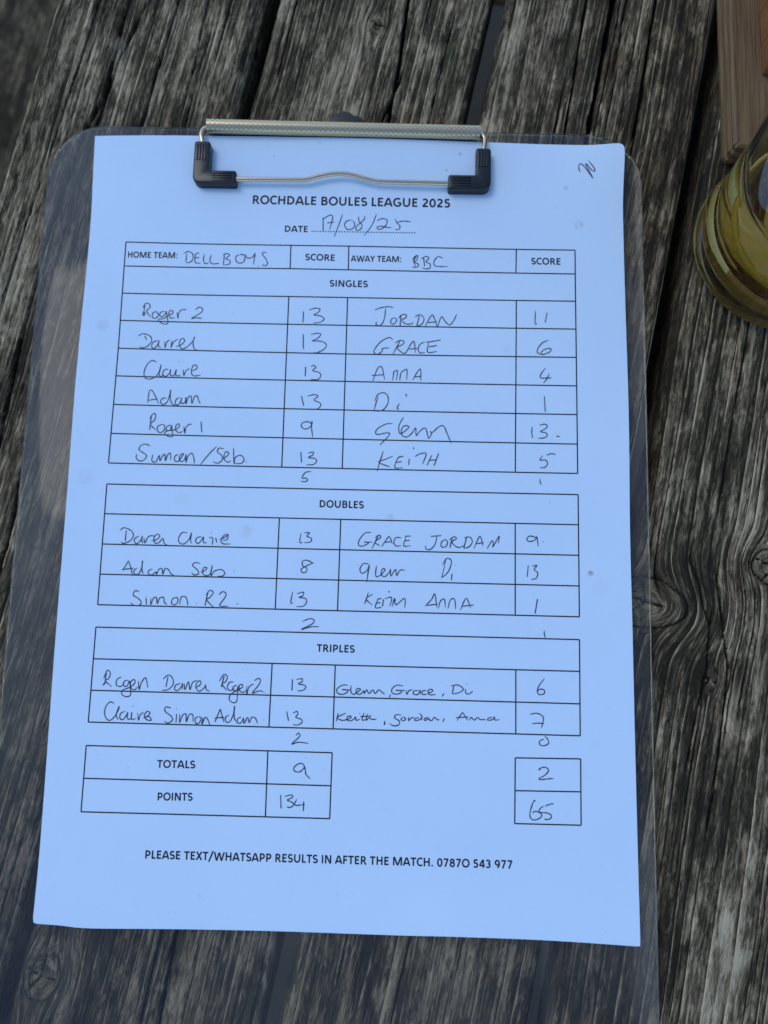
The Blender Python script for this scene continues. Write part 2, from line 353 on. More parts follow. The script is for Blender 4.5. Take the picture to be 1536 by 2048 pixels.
def add(*a):
    r = a[0]
    for b in a[1:]:
        k = n.new('ShaderNodeMath'); k.operation = 'ADD'; l.new(r, k.inputs[0]); l.new(b, k.inputs[1]); r = k.outputs[0]
    return r
def mul_(a, b):
    k = n.new('ShaderNodeMath'); k.operation = 'MULTIPLY'; l.new(a, k.inputs[0]); l.new(b, k.inputs[1]); return k.outputs[0]
sc1 = rng_(nz(60, 2, (0, 0, 0), (1, .02, 1), .5, .4), .66, .72, 0, .20); sc2 = rng_(nz(70, 2, (3, 1, 0), (.02, 1, 1), .35, .4), .70, .74, 0, .14); sc3 = rng_(nz(50, 2, (7, 5, 0), (1, .015, 1), -.8, .3), .68, .74, 0, .18)
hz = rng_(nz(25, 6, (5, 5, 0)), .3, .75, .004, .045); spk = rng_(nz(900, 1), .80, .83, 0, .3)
ms = n.new('ShaderNodeMixShader'); sx = n.new('ShaderNodeSeparateXYZ'); l.new(tc.outputs['Object'], sx.inputs[0])
refl = add(rng_(sx.outputs[0], -.075, -.11, 0, .12), rng_(sx.outputs[1], -.06, -.16, 0, -.20)); refl2 = n.new('ShaderNodeMath'); refl2.operation = 'MAXIMUM'; l.new(refl, refl2.inputs[0]); refl2.inputs[1].default_value = 0
wv = n.new('ShaderNodeMath'); wv.operation = 'MULTIPLY'; l.new(refl2.outputs[0], wv.inputs[0]); l.new(rng_(nz(14, 5, (2, 8, 0)), .3, .7, .3, 1), wv.inputs[1])      # sky reflection on the left, painted as pale haze fading towards the bottom
refl3 = mul_(rng_(sx.outputs[0], .101, .108, 0, .10), rng_(nz(9, 4, (1, 3, 0)), .42, .6, 0, 1))  # patchy pale strip on the right edge, sky reflection painted as haze
l.new(add(sc1, sc2, sc3, hz, spk, wv.outputs[0], refl3), ms.inputs[0]); l.new(p.outputs[0], ms.inputs[1]); l.new(df.outputs[0], ms.inputs[2])
l.new(ms.outputs[0], n['Material Output'].inputs['Surface']); ACR = m
BZ0, BZ1 = .75, 3.0
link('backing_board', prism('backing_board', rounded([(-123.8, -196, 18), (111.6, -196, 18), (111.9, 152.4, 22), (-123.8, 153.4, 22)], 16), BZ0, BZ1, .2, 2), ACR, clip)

m, n, l, p = mat('nickel_knurled'); METK = m
p.inputs['Base Color'].default_value = (.50, .47, .38, 1); p.inputs['Metallic'].default_value = 1; p.inputs['Roughness'].default_value = .34
uvn = n.new('ShaderNodeUVMap'); ck = n.new('ShaderNodeTexChecker'); ck.inputs['Scale'].default_value = 1; l.new(uvn.outputs[0], ck.inputs['Vector'])
tc = n.new('ShaderNodeTexCoord'); nn = n.new('ShaderNodeTexNoise'); nn.inputs['Scale'].default_value = 900; nn.inputs['Detail'].default_value = 4; l.new(tc.outputs['Object'], nn.inputs['Vector'])
ad = n.new('ShaderNodeMath'); ad.operation = 'MULTIPLY_ADD'; l.new(nn.outputs['Fac'], ad.inputs[0]); ad.inputs[1].default_value = .6; l.new(ck.outputs['Fac'], ad.inputs[2])
b = n.new('ShaderNodeBump'); b.inputs['Strength'].default_value = .6; b.inputs['Distance'].default_value = .00005; l.new(ad.outputs[0], b.inputs['Height']); l.new(b.outputs[0], p.inputs['Normal'])
rr = n.new('ShaderNodeMapRange'); l.new(ck.outputs['Fac'], rr.inputs[0]); rr.inputs[3].default_value = .30; rr.inputs[4].default_value = .44; l.new(rr.outputs[0], p.inputs['Roughness'])
mx = n.new('ShaderNodeMix'); mx.data_type = 'RGBA'; l.new(ck.outputs['Fac'], mx.inputs[0]); mx.inputs[6].default_value = (.66, .54, .35, 1); mx.inputs[7].default_value = (.50, .39, .23, 1)
l.new(mx.outputs[2], p.inputs['Base Color'])
METW = simple('nickel_wire', (.70, .54, .38), .24, 1)
METD = simple('dark_steel', (.05, .045, .036), .5, .6)
# rolled tube, open slit along the underside, real wall thickness
A_, B_ = np.array((-60.0, 151.9)), np.array((47.9, 150.5)); dr = (B_ - A_) / np.linalg.norm(B_ - A_); nr = np.array((-dr[1], dr[0]))
ns, nl = 40, 60; vs = []; fs = []
for shell, r in ((0, 2.7), (1, 2.25)):
    for i in range(nl + 1):
        c = A_ + (B_ - A_) * i / nl
        for j in range(ns + 1):
            a = -pi / 2 + .35 + (2 * pi - .7) * j / ns
            q = c + nr * r * cos(a); vs.append((q[0] * MM, q[1] * MM, (5.75 + r * sin(a)) * MM))
N1 = (nl + 1) * (ns + 1)
for i in range(nl):
    for j in range(ns):
        k = i * (ns + 1) + j; fs.append((k, k + ns + 1, k + ns + 2, k + 1)); fs.append((N1 + k, N1 + k + 1, N1 + k + ns + 2, N1 + k + ns + 1))
    for j in (0, ns):
        k = i * (ns + 1) + j; fs.append((k, N1 + k, N1 + k + ns + 1, k + ns + 1))
for i in (0, nl):
    for j in range(ns):
        k = i * (ns + 1) + j; fs.append((k, k + 1, N1 + k + 1, N1 + k))
me = mesh('clip_tube', vs, fs, True); bm = bmesh.new(); bm.from_mesh(me); bmesh.ops.recalc_face_normals(bm, faces=bm.faces); uvl = bm.loops.layers.uv.new('UVMap')
for f in bm.faces:
    for lo in f.loops:
        x, y, z = (v / MM for v in lo.vert.co); a = math.atan2(z - 5.75, (np.array((x, y)) - A_) @ nr)
        lo[uvl].uv = (x / .95 + 200, ((a + pi / 2) % (2 * pi)) * 2.7 / .95)
bm.to_mesh(me); bm.free(); me.set_sharp_from_angle(angle=radians(50))
link('clip_tube', me, METK, clip)
# hanging tab behind the tube, bent up from the base plate under the board edge
tab = [(-12.6, 150.5), (-12.4, 158.6), (-12.1, 161.2), (-9.6, 161.6), (-8.6, 162.1), (-6.6, 162.9), (-4.2, 162.3), (-2.6, 160.9), (-.6, 160.7), (.8, 160.0), (1.3, 158.6), (1.3, 150.5)]
link('hanging_tab', prism('hanging_tab', tab[::-1], .1, .7, .12, 2), METD, clip)
link('base_plate', prism('base_plate', [(-58, 147.5), (46, 146.2), (46, 153.2), (-58, 154.3)], 3.02, 3.25, .05, 1), METD, clip)
# sprung wire
zw = 6.1
W_ = [(-56, 151.7, 5.7), (-59.5, 151.4, 5.7), (-61.7, 150.2, 5.8), (-62.2, 147.6, 6.0), (-61.6, 144.5, zw), (-61.3, 138, zw), (-61.2, 132.5, zw), (-60.3, 130.2, zw), (-58, 129.5, zw), (-52, 129.3, zw), (-47.4, 129.3, zw), (-34, 129.4, zw), (-21.5, 129.5, zw), (-18.3, 130.0, zw),
      (-14.4, 131.1, zw + .1), (-10.2, 131.9, zw + .2), (-5.6, 132.1, zw + .25), (-1.4, 131.5, zw + .2), (2.6, 130.4, zw + .1), (6.6, 129.5, zw), (10, 129.15, zw), (22, 129.0, zw), (35.5, 128.8, zw), (42, 128.7, zw), (46.5, 128.9, zw), (48.7, 130.2, zw), (49.0, 133, zw), (49.1, 138, zw), (49.3, 143, zw), (49.7, 146.2, 6.0), (49.3, 148.7, 5.8), (47.4, 150.3, 5.7), (44, 150.5, 5.7)]
link('clip_wire', tube('clip_wire', [np.array(q) * MM for q in catmull(W_, 5)], .95 * MM, 16), METW, clip)
PLAS = simple('black_plastic', (.008, .009, .010), .30, 0, .5)
def grip(poly, ribs, zb):
    me = prism('corner_grip', poly, zb, 7.7, .75, 3, False); bm = bmesh.new(); bm.from_mesh(me)
    for x0, y0, x1, y1 in ribs: box_bm(bm, ((x0 + x1) / 2 * MM, (y0 + y1) / 2 * MM, 7.76 * MM), (abs(x1 - x0) * MM, abs(y1 - y0) * MM, .5 * MM), .12 * MM)
    me2 = bm_mesh('corner_grip', bm, True, radians(30)); return link('corner_grip', me2, PLAS, clip)
def collar(c, s): 
    bm = bmesh.new(); box_bm(bm, tuple(v * MM for v in c), tuple(v * MM for v in s), .5 * MM); o = link('corner_collar', bm_mesh('corner_collar', bm), PLAS, clip)
grip(rounded([(-64.3, 126.6, 3.2), (-47.2, 126.6, .8), (-47.2, 132.2, .9), (-57.9, 132.2, .5), (-57.9, 144.4, 1.3), (-64.3, 144.4, 1.0)], 6),
     [(x, 136.2, x + .55, 143) for x in (-63.2, -62.15, -61.1, -60.05)] + [(-56.6, y, -48.8, y + .5) for y in (127.75, 128.75, 129.75, 130.75)], 3.75)
grip(rounded([(35.5, 125.6, .9), (52.1, 125.6, 3.2), (52.1, 143.0, 1.3), (46.2, 143.0, 1.0), (46.2, 131.7, .5), (35.5, 131.7, 1.0)], 6),
     [(x, 135.0, x + .55, 141.6) for x in (47.1, 48.15, 49.2, 50.25)] + [(36.9, y, 44.4, y + .5) for y in (126.9, 127.95, 129.0, 130.05)], 3.75)

# ------------------------------------------------------------------ score sheet
def ph(x, y):
    return (.25+3.6*exp(-((x-108)/30)**2-((y-150)/34)**2)+.9*exp(-((x+100)/30)**2-((y-120)/60)**2)
      +.55*(1+sin(y/34+.6))*min(1,abs(x)/105)**3+.9*exp(-((y+150)/16)**2)*(1+.6*sin(x/26))
      +.5*exp(-((y-150)/14)**2)*(1+sin(x/21+1)))
PZ = 0.0035
sheet = thing('score_sheet', 'printed league score sheet filled in by hand under the clipboard clip', 'paper', (0, 0, PZ))
m, n, l, p = mat('copier_paper'); tc = n.new('ShaderNodeTexCoord')
def spot(x, y, r, soft=.5):
    fl = n.new('ShaderNodeVectorMath'); fl.operation = 'MULTIPLY'; l.new(tc.outputs['Object'], fl.inputs[0]); fl.inputs[1].default_value = (1, 1, 0)
    vm = n.new('ShaderNodeVectorMath'); vm.operation = 'DISTANCE'; l.new(fl.outputs[0], vm.inputs[0]); vm.inputs[1].default_value = (x * MM, y * MM, 0)
    return rng_(vm.outputs['Value'], r * MM, r * MM * soft, 0, 1)
def mixc(f, a, b):
    k = n.new('ShaderNodeMix'); k.data_type = 'RGBA'; l.new(f, k.inputs[0])
    for i, c in ((6, a), (7, b)):
        if isinstance(c, tuple): k.inputs[i].default_value = (*c, 1)
        else: l.new(c, k.inputs[i])
    return k.outputs[2]
def mul(a, b):
    k = n.new('ShaderNodeMath'); k.operation = 'MULTIPLY'; l.new(a, k.inputs[0])
    if isinstance(b, float): k.inputs[1].default_value = b
    else: l.new(b, k.inputs[1])
    return k.outputs[0]
base = mixc(rng_(nz(22, 4), .35, .7, 0, 1), (.68, .835, .965), (.655, .81, .945))
base = mixc(rng_(nz(1300, 1), .76, .80, 0, .4), base, (.18, .22, .30))
base = mixc(rng_(nz(420, 2, (2, 2, 0)), .78, .82, 0, .35), base, (.30, .33, .42))
for x, y, r, k, c in [(89.7, -21.5, 1.3, 0.75, (0.33, 0.28, 0.22)), (93.1, -26.0, 3.6, 0.1, (0.5, 0.5, 0.5)), (-15.3, 146.5, 1.0, 0.3, (0.4, 0.42, 0.5)), (81.6, 128.3, 1.4, 0.4, (0.35, 0.37, 0.45)), (86.6, 113.3, 2.2, 0.42, (0.3, 0.32, 0.4)), (40.2, 142.4, 0.9, 0.5, (0.3, 0.33, 0.42)), (35.0, 135.7, 0.7, 0.5, (0.3, 0.33, 0.42)), (-37.0, -8.9, 3.2, 0.25, (0.45, 0.45, 0.42)), (-33.4, 140.8, 0.7, 0.35, (0.3, 0.33, 0.42)), (-96.2, 69.3, 3, 0.22, (0.4, 0.42, 0.5)), (-98.5, 9.8, 4, 0.15, (0.4, 0.42, 0.5)), (-61.5, 2.2, 3.5, 0.12, (0.5, 0.48, 0.42)), (59.2, 62.6, 2.5, 0.12, (0.4, 0.42, 0.5)), (16.1, -2.6, 2.0, 0.3, (0.35, 0.38, 0.46))]:
    base = mixc(mul(mul(spot(x, y, r), rng_(nz(500, 4, (x, y, 0)), .35, .6, .15, 1)), k), base, c)
base = mixc(rng_(nz(240, 4, (9, 1, 0)), .62, .8, 0, .35), base, (.60, .75, .90)); l.new(base, p.inputs['Base Color']); p.inputs['Roughness'].default_value = .75; p.inputs['Specular IOR Level'].default_value = .25
bb = n.new('ShaderNodeBump'); bb.inputs['Distance'].default_value = .00004; l.new(nz(1500, 3), bb.inputs['Height']); l.new(bb.outputs[0], p.inputs['Normal']); PAP = m
EL, ER, ET, EB = [np.array(catmull(e, 6)) for e in ([(-104.89,147.36),(-104.67,131.07),(-104.04,105.24),(-104.77,49.77),(-104.71,4.67),(-104.98,-55.32),(-104.45,-108.86),(-103.97,-146.97)], [(103.79,145.78),(103.89,140.94),(103.38,123.17),(103.7,103.26),(104.04,73.12),(104.36,35.99),(104.14,-5.28),(104.59,-45.07),(104.9,-107.1),(104.95,-148.12)], [(-104.89,147.36),(-75.25,148.69),(-53.38,149.1),(-31.34,148.93),(16.42,148.06),(55.94,147.49),(75.48,146.56),(90.73,145.54),(99.24,145.72),(103.79,145.78)], [(-103.97,-146.97),(-94.5,-147.45),(-83.8,-148.21),(-52.43,-147.84),(-13.57,-147.38),(22.81,-147.16),(42.15,-146.93),(72.03,-147.1),(104.95,-148.12)])]
def along(E, t):
    d = np.r_[0, np.cumsum(np.hypot(*np.diff(E, axis=0).T))]; d /= d[-1]; return np.stack([np.interp(t, d, E[:, 0]), np.interp(t, d, E[:, 1])], -1)
nx, ny = 120, 170; s = np.linspace(0, 1, nx + 1); t = np.linspace(0, 1, ny + 1)
Lc, Rc, Tc, Bc = along(EL, t), along(ER, t), along(ET, s), along(EB, s)       # t from top to bottom
Sg, Tg = np.meshgrid(s, t); Sg = Sg[..., None]; Tg = Tg[..., None]
G = (1 - Sg) * Lc[:, None] + Sg * Rc[:, None] + (1 - Tg) * Tc[None] + Tg * Bc[None] - ((1 - Sg) * (1 - Tg) * EL[0] + Sg * (1 - Tg) * ER[0] + (1 - Sg) * Tg * EL[-1] + Sg * Tg * ER[-1])
for cx, cy, r in ((ER[0][0], ER[0][1], 2.2), (EB[0][0], EB[0][1], 1.0), (EB[-1][0], EB[-1][1], .4)):   # softened paper corners
    ox, oy = (-1 if cx > 0 else 1), (-1 if cy > 0 else 1); du = (G[..., 0] - cx) * ox; dv = (G[..., 1] - cy) * oy
    k = (du < r) & (dv < r); a = np.clip((r - du) / r, 0, 1); b_ = np.clip((r - dv) / r, 0, 1); f = np.maximum(a, b_) / np.maximum(np.hypot(a, b_), 1e-6)
    G[..., 0] = np.where(k, cx + ox * (r - a * f * r), G[..., 0]); G[..., 1] = np.where(k, cy + oy * (r - b_ * f * r), G[..., 1])
vs = []
for off in (0, -.1):
    for row in G:
        for x, y in row: vs.append((x * MM, y * MM, PZ + (ph(x, y) + off) * MM))
fs = []; M1 = (nx + 1) * (ny + 1)
for i in range(ny):
    for j in range(nx):
        k = i * (nx + 1) + j; fs.append((k, k + nx + 1, k + nx + 2, k + 1)); fs.append((M1 + k, M1 + k + 1, M1 + k + nx + 2, M1 + k + nx + 1))
rim = [j for j in range(nx)] + [i * (nx + 1) + nx for i in range(ny)] + [ny * (nx + 1) + j for j in range(nx, 0, -1)] + [i * (nx + 1) for i in range(ny, 0, -1)]
for a, b2 in zip(rim, rim[1:] + rim[:1]): fs.append((a, b2, M1 + b2, M1 + a))
pm = mesh('paper', vs, fs, True); pm.set_sharp_from_angle(angle=radians(60)); link('paper', pm, PAP, sheet)

INK = simple('printer_toner', (.010, .011, .014), .55, 0, .4)
m, n, l, p = mat('ballpoint_ink'); tc = n.new('ShaderNodeTexCoord'); PEN = m
l.new(mixc(rng_(nz(700, 3), .35, .7, 0, 1), (.018, .021, .034), (.10, .12, .18)), p.inputs['Base Color']); p.inputs['Roughness'].default_value = .5
def ribbon(strokes, w, lift=.035, k=6, taper=False, jit=0, step=2.0):
    vs = []; fs = []
    for st in strokes:
        P = catmull(st, k)
        Q = [P[0]]
        for q in P[1:]:
            d = np.linalg.norm(q - Q[-1]); mseg = max(1, int(d / step))
            o_ = Q[-1]; Q += [o_ + (q - o_) * i / mseg for i in range(1, mseg + 1)] if d > 1e-4 else []
        P = Q; nP = len(P); b0 = len(vs)
        for i, q in enumerate(P):
            tdir = P[min(i + 1, nP - 1)] - P[max(i - 1, 0)]; tdir = tdir / (np.linalg.norm(tdir) + 1e-9); nrm = np.array((-tdir[1], tdir[0]))
            ww = w * (1 + jit * sin(i * .7 + q[0]))
            if taper and nP > 3: ww *= .62 + .38 * min(1, min(i, nP - 1 - i) / 3)
            for sg in (-1, 1):
                x, y = q + nrm * sg * ww / 2; vs.append((x * MM, y * MM, PZ + (ph(x, y) + lift) * MM))
        for i in range(nP - 1): k2 = b0 + 2 * i; fs.append((k2, k2 + 2, k2 + 3, k2 + 1))
    return vs, fs
TABLES = [
('ruled singles table below the date', [[(-89.59, 103.28), (-2.55, 103.49), (85.06, 103.07)], [(-89.18, 93.41), (-25.01, 93.86), (85.0, 93.41)], [(-89.27, 82.33), (-25.08, 82.51), (85.0, 82.41)], [(-89.41, 71.35), (85.06, 71.27)], [(-89.5, 60.21), (-2.23, 59.9), (85.19, 60.07)], [(-89.74, 49.27), (84.95, 48.9)], [(-89.78, 38.09), (85.0, 37.79)], [(-89.93, 26.85), (85.07, 26.5)], [(-90.07, 15.51), (85.28, 15.38)], [(-89.59, 103.28), (-89.5, 60.21), (-90.07, 15.51)], [(-25.12, 103.52), (-25.05, 93.86)], [(-25.08, 82.51), (-24.93, 15.56)], [(-2.53, 103.49), (-2.4, 93.72)], [(-2.33, 82.32), (-2.23, 15.45)], [(62.51, 103.28), (62.36, 93.58)], [(62.55, 82.49), (62.27, 15.44)], [(85.06, 103.07), (85.28, 15.38)]]),
('ruled doubles table in the middle', [[(-90.11, 7.51), (85.38, 7.45)], [(-90.07, -3.68), (85.3, -3.75)], [(-90.11, -14.99), (85.37, -14.99)], [(-90.16, -26.13), (85.34, -26.17)], [(-90.36, -37.3), (85.52, -37.29)], [(-90.11, 7.51), (-90.36, -37.3)], [(-24.98, -3.68), (-25.04, -37.28)], [(-2.15, -3.67), (-2.25, -37.29)], [(62.28, -3.71), (62.36, -37.28)], [(85.38, 7.45), (85.52, -37.29)]]),
('ruled triples table below the doubles', [[(-90.43, -45.44), (85.51, -45.44)], [(-90.4, -56.82), (85.48, -56.69)], [(-90.49, -68.03), (85.45, -68.06)], [(-90.66, -79.22), (85.47, -79.12)], [(-90.43, -45.44), (-90.66, -79.22)], [(-25.3, -56.76), (-25.46, -79.19)], [(-2.42, -56.75), (-2.45, -79.18)], [(62.63, -56.72), (62.67, -79.13)], [(85.51, -45.44), (85.47, -79.12)]]),
('ruled totals and points box at bottom left', [[(-90.76, -87.39), (-2.49, -87.43)], [(-90.8, -98.69), (-2.78, -98.76)], [(-90.79, -110.11), (-2.59, -109.88)], [(-90.76, -87.39), (-90.79, -110.11)], [(-25.46, -87.42), (-25.3, -109.96)], [(-2.49, -87.43), (-2.59, -109.88)]]),
('small ruled totals box at bottom right', [[(62.49, -87.35), (85.55, -87.06)], [(62.51, -98.52), (85.35, -98.24)], [(62.35, -109.61), (85.47, -109.46)], [(62.49, -87.35), (62.35, -109.61)], [(85.55, -87.06), (85.47, -109.46)]])]
for nm, lines in TABLES:
    vs, fs = ribbon(lines, .46, .03, 1); link('printed_table', mesh('printed_table', vs, fs), INK, sheet, nm)
TEXTS = [
('ROCHDALE BOULES LEAGUE 2025', -40.91, 120.43, 36.53, 120.06, 3.624),
('DATE', -27.72, 108.97, -18.86, 108.95, 2.653),
('HOME TEAM:', -88.36, 96.88, -69.18, 97.17, 2.476),
('SCORE', -19.14, 97.41, -7.9, 97.29, 2.672),
('AWAY TEAM:', -1.3, 97.24, 18.06, 97.22, 2.461),
('SCORE', 68.41, 97.12, 79.44, 97.06, 2.71),
('SINGLES', -9.29, 86.83, 5.11, 86.76, 2.692),
('DOUBLES', -10.18, 0.6, 6.01, 0.54, 2.742),
('TRIPLES', -9.09, -52.17, 4.23, -52.23, 2.682),
('TOTALS', -64.58, -94.33, -51.36, -94.2, 2.685),
('POINTS', -63.84, -105.49, -51.64, -105.26, 2.696),
('PLEASE TEXT/WHATSAPP RESULTS IN AFTER THE MATCH. 0787O 543 977', -66.91, -125.14, 61.44, -124.6, 2.797)]
def L_(*p): return [(p[i], p[i + 1]) for i in range(0, len(p), 2)]
def A_c(cx, cy, rx, ry, a0, a1, n=18):
    return [(cx + rx * cos(radians(a0 + (a1 - a0) * i / n)), cy + ry * sin(radians(a0 + (a1 - a0) * i / n))) for i in range(n + 1)]
HW = .096                         # half the pen weight, cap height = 1
def bowl(x, y0, y1, w):           # D-shaped bowl starting and ending on the stem x
    r = (y1 - y0) / 2; return [(x, y1)] + A_c(x + w - min(r, w) , (y0 + y1) / 2, min(r, w), r, 90, -90, 14) + [(x, y0)]
h1, h0, hm = 1 - HW, HW, .5
GL = {  # advance (in cap heights), strokes along the centre of the pen
 'A': (.94, [L_(.08, 0, .40, h1), L_(.54, h1, .86, 0), L_(.36, h1, .58, h1), L_(.22, .28, .72, .28)]),
 'B': (.87, [L_(.20, 0, .20, 1), bowl(.2, .53, h1 + .01, .44), bowl(.2, h0 - .01, .53, .50)]),
 'C': (.82, [A_c(.50, .5, .37, .435, 48, 312)]), 'D': (.98, [L_(.20, 0, .20, 1), bowl(.2, h0, h1, .60)]),
 'E': (.76, [L_(.20, 0, .20, 1), L_(.2, h1, .66, h1), L_(.2, .52, .61, .52), L_(.2, h0, .66, h0)]), 'F': (.71, [L_(.20, 0, .20, 1), L_(.2, h1, .64, h1), L_(.2, .48, .60, .48)]),
 'G': (.99, [A_c(.53, .5, .39, .435, 50, 318), L_(.83, .10, .83, .50), L_(.56, .46, .83, .46)]), 'H': (.98, [L_(.20, 0, .20, 1), L_(.78, 0, .78, 1), L_(.2, .52, .78, .52)]),
 'I': (.415, [L_(.207, 0, .207, 1)]), 'L': (.657, [L_(.20, 0, .20, 1), L_(.2, h0, .61, h0)]),
 'M': (1.357, [L_(.20, 0, .20, 1), L_(1.157, 0, 1.157, 1), L_(.27, 1, .66, .03), L_(1.087, 1, .70, .03)]), 'N': (1.023, [L_(.20, 0, .20, 1), L_(.823, 0, .823, 1), L_(.24, .98, .78, .02)]),
 'O': (1.05, [A_c(.525, .5, .40, .435, 0, 360, 30)]), 'P': (.826, [L_(.20, 0, .20, 1), bowl(.2, .40, h1, .47)]), 'R': (.874, [L_(.20, 0, .20, 1), bowl(.2, .47, h1, .44), L_(.44, .47, .76, 0)]),
 'S': (.734, [A_c(.37, .70, .225, .225, 30, 262, 12) + A_c(.37, .285, .25, .215, 82, -152, 12)]), 'T': (.769, [L_(.384, 0, .384, 1), L_(.04, h1, .73, h1)]),
 'U': (1.014, [[(.20, 1)] + A_c(.507, .40, .307, .325, 180, 360, 14) + [(.814, 1)]]), 'W': (1.407, [L_(.09, 1, .38, 0), L_(.42, 0, .68, .95), L_(.72, .95, .99, 0), L_(1.03, 0, 1.32, 1), L_(.33, .04, .47, .04), L_(.94, .04, 1.08, .04)]),
 'X': (.856, [L_(.10, 0, .75, 1), L_(.10, 1, .75, 0)]), 'Y': (.807, [L_(.08, 1, .40, .42), L_(.72, 1, .40, .42), L_(.40, 0, .40, .5)]),
 '0': (.787, [A_c(.393, .49, .255, .42, 0, 360, 28)]), '2': (.787, [A_c(.37, .70, .225, .215, 155, -35, 14) + [(.15, h0 + .02)], L_(.11, h0, .68, h0)]),
 '3': (.787, [A_c(.35, .715, .22, .19, 150, -90, 14), A_c(.35, .29, .25, .215, 90, -145, 14)]), '4': (.787, [L_(.54, 0, .54, .98), L_(.50, .95, .10, .30), L_(.06, .27, .74, .27)]),
 '5': (.787, [L_(.20, h1, .62, h1), L_(.22, .95, .20, .52), A_c(.35, .31, .255, .24, 128, -140, 16)]), '7': (.787, [L_(.10, h1, .68, h1), L_(.62, .92, .27, 0)]),
 '8': (.787, [A_c(.393, .715, .21, .19, 0, 360, 20), A_c(.393, .285, .25, .22, 0, 360, 20)]), '9': (.787, [A_c(.385, .65, .235, .26, 0, 360, 20), [(.62, .66)] + A_c(.33, .50, .29, .42, 15, -80, 10)]),
 '.': (.415, [L_(.20, 0, .20, .19)]), ':': (.43, [L_(.21, 0, .21, .19), L_(.21, .52, .21, .71)]), '/': (.667, [L_(.06, -.18, .58, 1.12)]), ' ': (.351, [])}
def pen(P, hw):
    """a mitred ribbon round a polyline"""
    P = [np.array(p) for p in P]; out = []
    for i, q in enumerate(P):
        d0 = q - P[i - 1] if i else P[1] - q; d1 = P[i + 1] - q if i < len(P) - 1 else q - P[i - 1]
        if i in (0, len(P) - 1) and np.allclose(P[0], P[-1]): d0, d1 = P[-1] - P[-2], P[1] - P[0]
        d0 = d0 / np.linalg.norm(d0); d1 = d1 / np.linalg.norm(d1); m_ = d0 + d1; m_ /= np.linalg.norm(m_); nn_ = np.array((-m_[1], m_[0])); k_ = hw / max(.5, float(nn_ @ np.array((-d1[1], d1[0]))))
        out += [q + nn_ * k_, q - nn_ * k_]
    return out
for txt, x0, y0, x1, y1, cap in TEXTS:
    a = np.array((x0, y0)); bvec = np.array((x1, y1)) - a; up = np.array((-bvec[1], bvec[0])) / np.linalg.norm(bvec)
    total = sum(GL[c][0] for c in txt) - .115 * 2; cx = -.115; vs = []; fs = []; q_ = 0
    for c in txt:
        adv, strokes = GL[c]
        if c == ' ': link('printed_text', mesh('printed_text', vs, fs), INK, sheet); vs = []; fs = []
        for st in strokes:
            q_ += 1; O = pen(st, HW); b0 = len(vs)
            for p_ in O:
                X = a + bvec * (cx + p_[0]) / total + up * p_[1] * cap
                vs.append((X[0] * MM, X[1] * MM, PZ + (ph(X[0], X[1]) + .028 + .003 * (q_ % 5)) * MM))
            fs += [(b0 + 2 * i, b0 + 2 * i + 1, b0 + 2 * i + 3, b0 + 2 * i + 2) for i in range(len(O) // 2 - 1)]
        cx += adv
    link('printed_text', mesh('printed_text', vs, fs), INK, sheet)
DOTS = [(-17.02,109.39),(-15.96,109.39),(-14.9,109.39),(-13.85,109.39),(-12.79,109.39),(-11.74,109.39),(-10.68,109.39),(-9.62,109.39),(-8.57,109.39),(-7.51,109.39),(-6.46,109.39),(-5.4,109.39),(-4.35,109.39),(-3.29,109.39),(-2.24,109.39),(-1.18,109.39),(-0.13,109.39),(0.93,109.39),(1.98,109.39),(3.04,109.39),(4.09,109.39),(5.14,109.39),(6.2,109.38),(7.25,109.38),(8.3,109.38),(9.36,109.38),(10.41,109.38),(11.46,109.38),(12.51,109.38),(13.57,109.38),(14.62,109.38),(15.67,109.38),(16.72,109.38),(17.78,109.38),(18.83,109.38),(19.88,109.38),(20.93,109.38),(21.98,109.38),(23.03,109.38)]
vs = []; fs = []
for x, y in DOTS:
    b0 = len(vs)
    for j in range(8): a = j * pi / 4; X, Y = x + .29 * cos(a), y + .29 * sin(a); vs.append((X * MM, Y * MM, PZ + (ph(X, Y) + .03) * MM))
    fs.append(tuple(range(b0, b0 + 8)))
link('dotted_line', mesh('dotted_line', vs, fs), INK, sheet)
